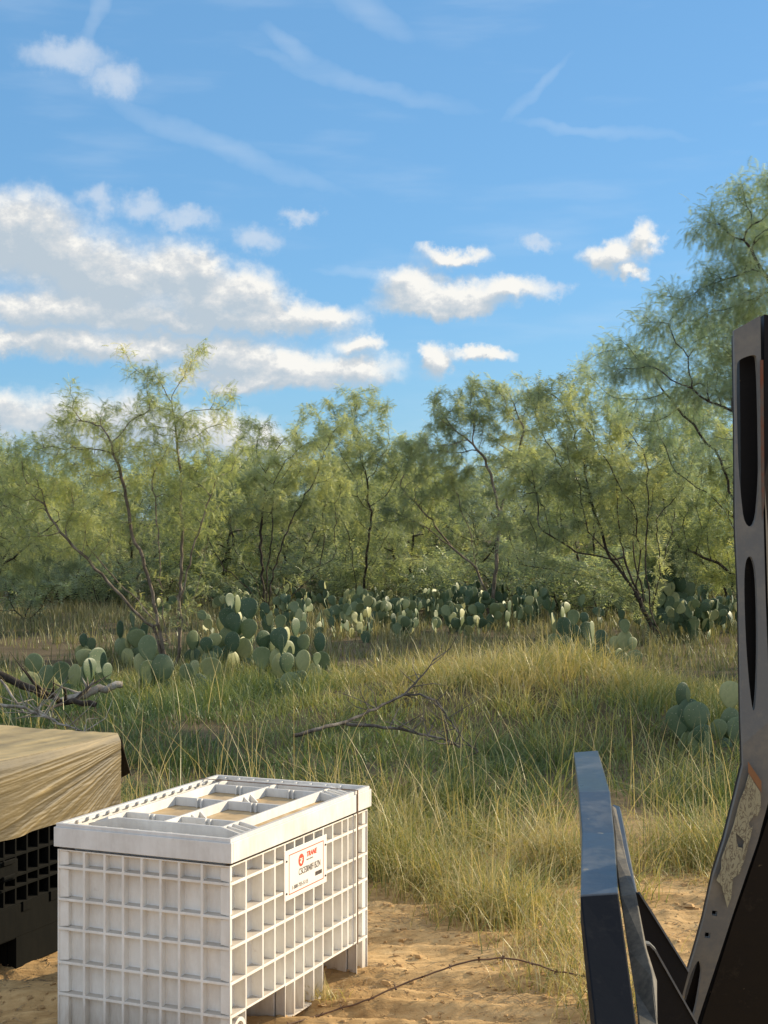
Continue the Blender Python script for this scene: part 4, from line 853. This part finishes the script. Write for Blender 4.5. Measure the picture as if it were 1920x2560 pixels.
for i, (u, Y) in enumerate(band):
    k = 7 if u < 300 else 0 if u < 750 else 1 if u < 860 else 2 if u < 1000 else 3 if u < 1160 else 4 if u < 1300 else 5 if u < 1550 else 6
    dd = 'near' if Y < 33.5 else 'middle' if Y < 37 else 'rear'
    clump((u-CU)/F*Y, Y, 'small prickly pear clump, %s rank, %s' % (dd, wher[k]), 'prickly pear clumps, %s rank, %s' % (dd, wher[k]), 200+i, levels=3 if i % 2 else 2, starts=4, spread=1.0, size=.28)

# ------------------------------------------------------------------ grass
def blades(name, px_, py_, hgt, wid, lean, tint, segs, rng, droop=.5, az0=None):
    n_ = len(px_); az_ = rng.rand(n_)*2*np.pi if az0 is None else az0+rng.normal(0, .7, n_); z0 = height(px_, py_)-.02
    dx, dy = np.cos(az_), np.sin(az_); sx, sy = -dy, dx; tw = rng.normal(0, .6, n_); sxx = sx*np.cos(tw)+dx*np.sin(tw); syy = sy*np.cos(tw)+dy*np.sin(tw)
    V_ = []
    for i in range(segs+1):
        t_ = i/segs; rr_ = lean*hgt*t_**1.7; zz = hgt*(t_-droop*lean*t_**3); w = wid*(1-t_)**.7*.5 if i < segs else np.zeros(n_)
        cx, cy2 = px_+dx*rr_, py_+dy*rr_
        V_.append(np.stack([cx-sxx*w, cy2-syy*w, z0+zz], -1)); V_.append(np.stack([cx+sxx*w, cy2+syy*w, z0+zz], -1))
    V_ = np.stack(V_, 1); k = 2*(segs+1); b = np.arange(n_)[:, None]*k; fs_ = []
    for i in range(segs): fs_.append(np.stack([b[:, 0]+2*i, b[:, 0]+2*i+1, b[:, 0]+2*i+3, b[:, 0]+2*i+2], -1))
    fcs = np.stack(fs_, 1).reshape(-1, 4)
    tip = np.repeat(np.linspace(0, 1, segs+1), 2)[None]; tn = np.clip(tint[:, None]+.12*(tip-.5), 0, 1)
    return arr_mesh(name, V_.reshape(-1, 3), fcs, {'tint': tn.ravel()})
def scatter(rng, y0, y1, dens, half=.31, clump_s=.13, per=14, mask=None):
    area = half*(y1**2-y0**2); nc = int(area*dens/per); cy_ = np.sqrt(rng.uniform(y0**2, y1**2, nc)); cx_ = rng.uniform(-1, 1, nc)*half*cy_
    if mask is not None: kp = rng.rand(nc) < mask(cx_, cy_); cx_, cy_ = cx_[kp], cy_[kp]
    c = rng.poisson(per, len(cx_)); X = np.repeat(cx_, c); Yg = np.repeat(cy_, c); cid = np.repeat(np.arange(len(cx_)), c)
    ox, oy = rng.normal(0, clump_s, len(X)), rng.normal(0, clump_s, len(X))
    return X+ox, Yg+oy, rng.rand(len(cx_))[cid], np.arctan2(oy, ox)
rg = np.random.RandomState(5)
def bump_(x, y, cx, cy2, rx, ry): return np.exp(-(((x-cx)/rx)**2+((y-cy2)/ry)**2))
inbin = lambda x, y: ((x-CB.x)*ax.x+(y-CB.y)*ax.y > -.1) & ((x-CB.x)*ax.x+(y-CB.y)*ax.y < 1.02) & ((x-CB.x)*ay.x+(y-CB.y)*ay.y > -.1) & ((x-CB.x)*ay.x+(y-CB.y)*ay.y < 1.62)
# front fringe of long mixed grass
m1 = lambda x, y: np.clip((y-edge_y(x))*1.6+.05+.5*(fbm(x*2, y*2, 2)-.5), 0, 1)*np.clip((fbm(x*1.7+8, y*1.7, 2)-.30)*5, .12, 1)*(1-.85*bump_(x, y, 1.95, 11.6, .55, .9))
X, Y_, r_, cid = scatter(rg, 8.6, 13.2, 1450, clump_s=.07, per=26, mask=m1)
k = ~inbin(X, Y_); X, Y_, r_, cid = X[k], Y_[k], r_[k], cid[k]
hh = (.16+.30*r_**1.5)*(.35+1.3*fbm(X*.9, Y_*.9, 2))*rg.uniform(.45, 1.25, len(X))*np.clip((Y_-edge_y(X))*.55+.55, .4, 1.15)
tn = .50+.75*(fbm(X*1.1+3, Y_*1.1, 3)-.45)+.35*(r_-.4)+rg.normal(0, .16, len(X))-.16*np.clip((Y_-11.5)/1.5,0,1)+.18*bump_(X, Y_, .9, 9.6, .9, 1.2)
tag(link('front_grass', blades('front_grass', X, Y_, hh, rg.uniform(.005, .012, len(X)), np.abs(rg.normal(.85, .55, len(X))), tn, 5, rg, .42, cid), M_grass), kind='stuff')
# middle grass: tint darkened for shade at left, yellowed for sun on the mound
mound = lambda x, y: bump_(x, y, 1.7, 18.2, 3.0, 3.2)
m2 = lambda x, y: np.clip(1.1-.8*bump_(x, y, 3.9, 15.2, .8, 1.0), .15, 1)*np.clip(np.maximum((24.8-y)*.5-.25*x*(x > 0), (y < 21.5)*1.0), 0, 1)
X, Y_, r_, cid = scatter(rg, 13, 25, 520, clump_s=.12, per=22, mask=m2)
mo = mound(X, Y_)
hh = (.14+.20*r_+.20*mo)*(.45+1.2*fbm(X*.6+4, Y_*.6, 2))*rg.uniform(.45, 1.2, len(X))
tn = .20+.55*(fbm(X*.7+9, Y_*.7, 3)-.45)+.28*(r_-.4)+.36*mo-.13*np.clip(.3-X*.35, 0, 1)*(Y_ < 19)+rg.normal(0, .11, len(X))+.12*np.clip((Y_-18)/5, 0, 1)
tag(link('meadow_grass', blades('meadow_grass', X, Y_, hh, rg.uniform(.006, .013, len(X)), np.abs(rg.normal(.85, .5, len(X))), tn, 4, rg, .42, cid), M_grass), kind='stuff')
# dry straw-coloured grass farther off
bare = lambda x, y: 1-.97*bump_(x, y, -6.2, 27.5, 1.9, 3.2)
m3 = lambda x, y: np.clip(bare(x, y)*(.55+.9*(fbm(x*.35, y*.35, 3)-.35)), 0, 1)
X, Y_, r_, cid = scatter(rg, 22, 44, 125, clump_s=.16, per=16, mask=m3)
hh = (.16+.30*r_)*rg.uniform(.5, 1.3, len(X)); tn = .62+.30*(fbm(X*.25+3, Y_*.25, 3)-.5)+.25*(r_-.5)+rg.normal(0, .12, len(X))-.25*bump_(X, Y_, -3, 24, 4, 3)
tag(link('dry_grass', blades('dry_grass', X, Y_, hh, rg.uniform(.012, .024, len(X)), np.abs(rg.normal(.35, .25, len(X))), tn, 2, rg), M_dry), kind='stuff')
X, Y_, r_, cid = scatter(rg, 43, 100, 16, clump_s=.3, per=14)
hh = (.25+.5*r_)*rg.uniform(.5, 1.3, len(X)); tn = .5+.4*(fbm(X*.12+3, Y_*.12, 3)-.5)+.3*(r_-.5)+rg.normal(0, .12, len(X))
tag(link('far_grass', blades('far_grass', X, Y_, hh, rg.uniform(.03, .07, len(X)), np.abs(rg.normal(.35, .25, len(X))), tn, 2, rg), M_dry), kind='stuff')
# tall straw seed stalks
def stalks(name, n_, fx, fy, hlo, hhi, wid):
    X, Y_ = fx(n_), fy(n_); k = ~inbin(X, Y_); X, Y_ = X[k], Y_[k]
    return tag(link(name, blades(name, X, Y_, rg.uniform(hlo, hhi, len(X)), np.full(len(X), wid), np.abs(rg.normal(.38, .25, len(X))), rg.uniform(.72, 1, len(X)), 5, rg, .3), M_grass), kind='stuff')
stalks('seed_stalks', 130, lambda k: rg.uniform(-.4, 3.3, k), lambda k: rg.uniform(10.6, 13.5, k), .6, 1.05, .0075)
stalks('seed_stalks', 60, lambda k: rg.uniform(-2.3, -.3, k), lambda k: rg.uniform(11.2, 13.5, k), .7, 1.2, .008)
stalks('seed_stalks', 90, lambda k: rg.uniform(-4.2, -1.8, k), lambda k: rg.uniform(12.5, 17.5, k), .6, 1.0, .009)
# single tufts standing on the bare sand
def tuft(x, y, n_, h, tb, sp, label, seed):
    rg_ = np.random.RandomState(seed); X = x+rg_.normal(0, sp, n_); Y_ = y+rg_.normal(0, sp*.8, n_)
    me = blades('grass_tuft', X, Y_, h*rg_.uniform(.4, 1.15, n_), rg_.uniform(.004, .008, n_), np.abs(rg_.normal(.75, .4, n_)), np.clip(tb+rg_.normal(0, .18, n_), 0, 1), 5, rg_)
    me.transform(Matrix.Translation((-x, -y, -hz(x, y)))); o_ = link('grass_tuft', me, M_grass); o_.location = (x, y, hz(x, y)); return tag(o_, label, 'grass tuft')
tuft(.66, 9.35, 850, .50, .66, .18, 'bushy yellow grass tuft on the sand left of the steel beam', 1)
tuft(1.02, 8.75, 420, .38, .72, .19, 'dry pale grass tuft on the sand against the steel beam', 2)
tuft(1.12, 7.6, 300, .40, .70, .14, 'thin dry tuft low beside the dark end of the beam', 3)
tuft(-.30, 7.78, 90, .16, .80, .05, 'small dry tuft in the gap beside the middle skid', 4)
tuft(.95, 8.1, 330, .34, .78, .17, 'pale dry tuft hugging the lower end of the beam', 7)
tuft(-.05, 10.6, 1100, .62, .56, .24, 'green and straw tuft right behind the white container corner', 8)
tuft(.35, 10.1, 800, .50, .66, .2, 'leaning tuft at the sand edge right of the white container', 9)
tuft(1.35, 10.6, 900, .56, .70, .24, 'dry tuft on dark soil beyond the beam tip', 10)
tuft(2.25, 11.0, 900, .62, .62, .26, 'large straw-coloured tuft between the beam and the upright', 5)
tuft(1.55, 9.9, 130, .38, .60, .10, 'sparse arching tuft on dark soil right of the beam', 6)
# litter of clods, chips and sticks on the sand
rs_ = np.random.RandomState(9); V_, F_ = [], []
n_ = 5200; X = rs_.uniform(-2.6, 3.2, n_); Y_ = rs_.uniform(6.8, 11.6, n_); Z = height(X, Y_); sz = rs_.gamma(1.5, .003, n_)+.002
base = np.array([(-1,-1,-.5),(1,-1,-.5),(1,1,-.5),(-1,1,-.5),(-.7,-.6,.6),(.6,-.7,.7),(.7,.6,.5),(-.6,.7,.6)]); an = rs_.rand(n_)*6.28
bb_ = base[None]*(1+rs_.normal(0, .25, (n_, 8, 3)))*sz[:, None, None]*np.array([1.3, 1, .7]); ca, sa_ = np.cos(an)[:, None], np.sin(an)[:, None]
Vv = np.stack([bb_[..., 0]*ca-bb_[..., 1]*sa_+X[:, None], bb_[..., 0]*sa_+bb_[..., 1]*ca+Y_[:, None], bb_[..., 2]+Z[:, None]+sz[:, None]*.3], -1)
qf = np.array([(3,2,1,0),(4,5,6,7),(0,1,5,4),(1,2,6,5),(2,3,7,6),(3,0,4,7)]); Ff = (np.arange(n_)[:, None, None]*8+qf[None]).reshape(-1, 4)
m, t = mat('clod'); M_clod = fin(m, t, t.mix(t.noise(obj_co(t), 3), (.30,.18,.08), (.56,.37,.17)), .95)
tag(link('soil_clods', arr_mesh('soil_clods', Vv.reshape(-1, 3), Ff), M_clod), kind='stuff')
n_ = 9000; X = rs_.uniform(-2.6, 3.0, n_); Y_ = rs_.uniform(6.6, 11.8, n_); k = fbm(X*1.6, Y_*2.2, 3)+.25*np.clip((Y_-9)/2, 0, 1) > rs_.uniform(.42, .72, n_); X, Y_ = X[k], Y_[k]; n_ = len(X); lst = []
xs = []; h0 = height(X, Y_)
for i in range(n_):
    a = rs_.rand()*6.28; l_ = rs_.uniform(.02, .09); p0_ = Vector((X[i], Y_[i], h0[i]+.006)); d = Vector((math.cos(a), math.sin(a), rs_.uniform(-.05, .25)))*l_
    lst.append(([p0_, p0_+d*.5+Vector((0, 0, .004)), p0_+d], [.0016, .0016, .0008]))
me = tubes_mesh('straw_litter', lst, 3); m, t = mat('straw'); M_straw = fin(m, t, t.mix(t.noise(obj_co(t), 2), (.18,.12,.07), (.52,.40,.24)), .9)
tag(link('straw_litter', me, M_straw), kind='stuff')
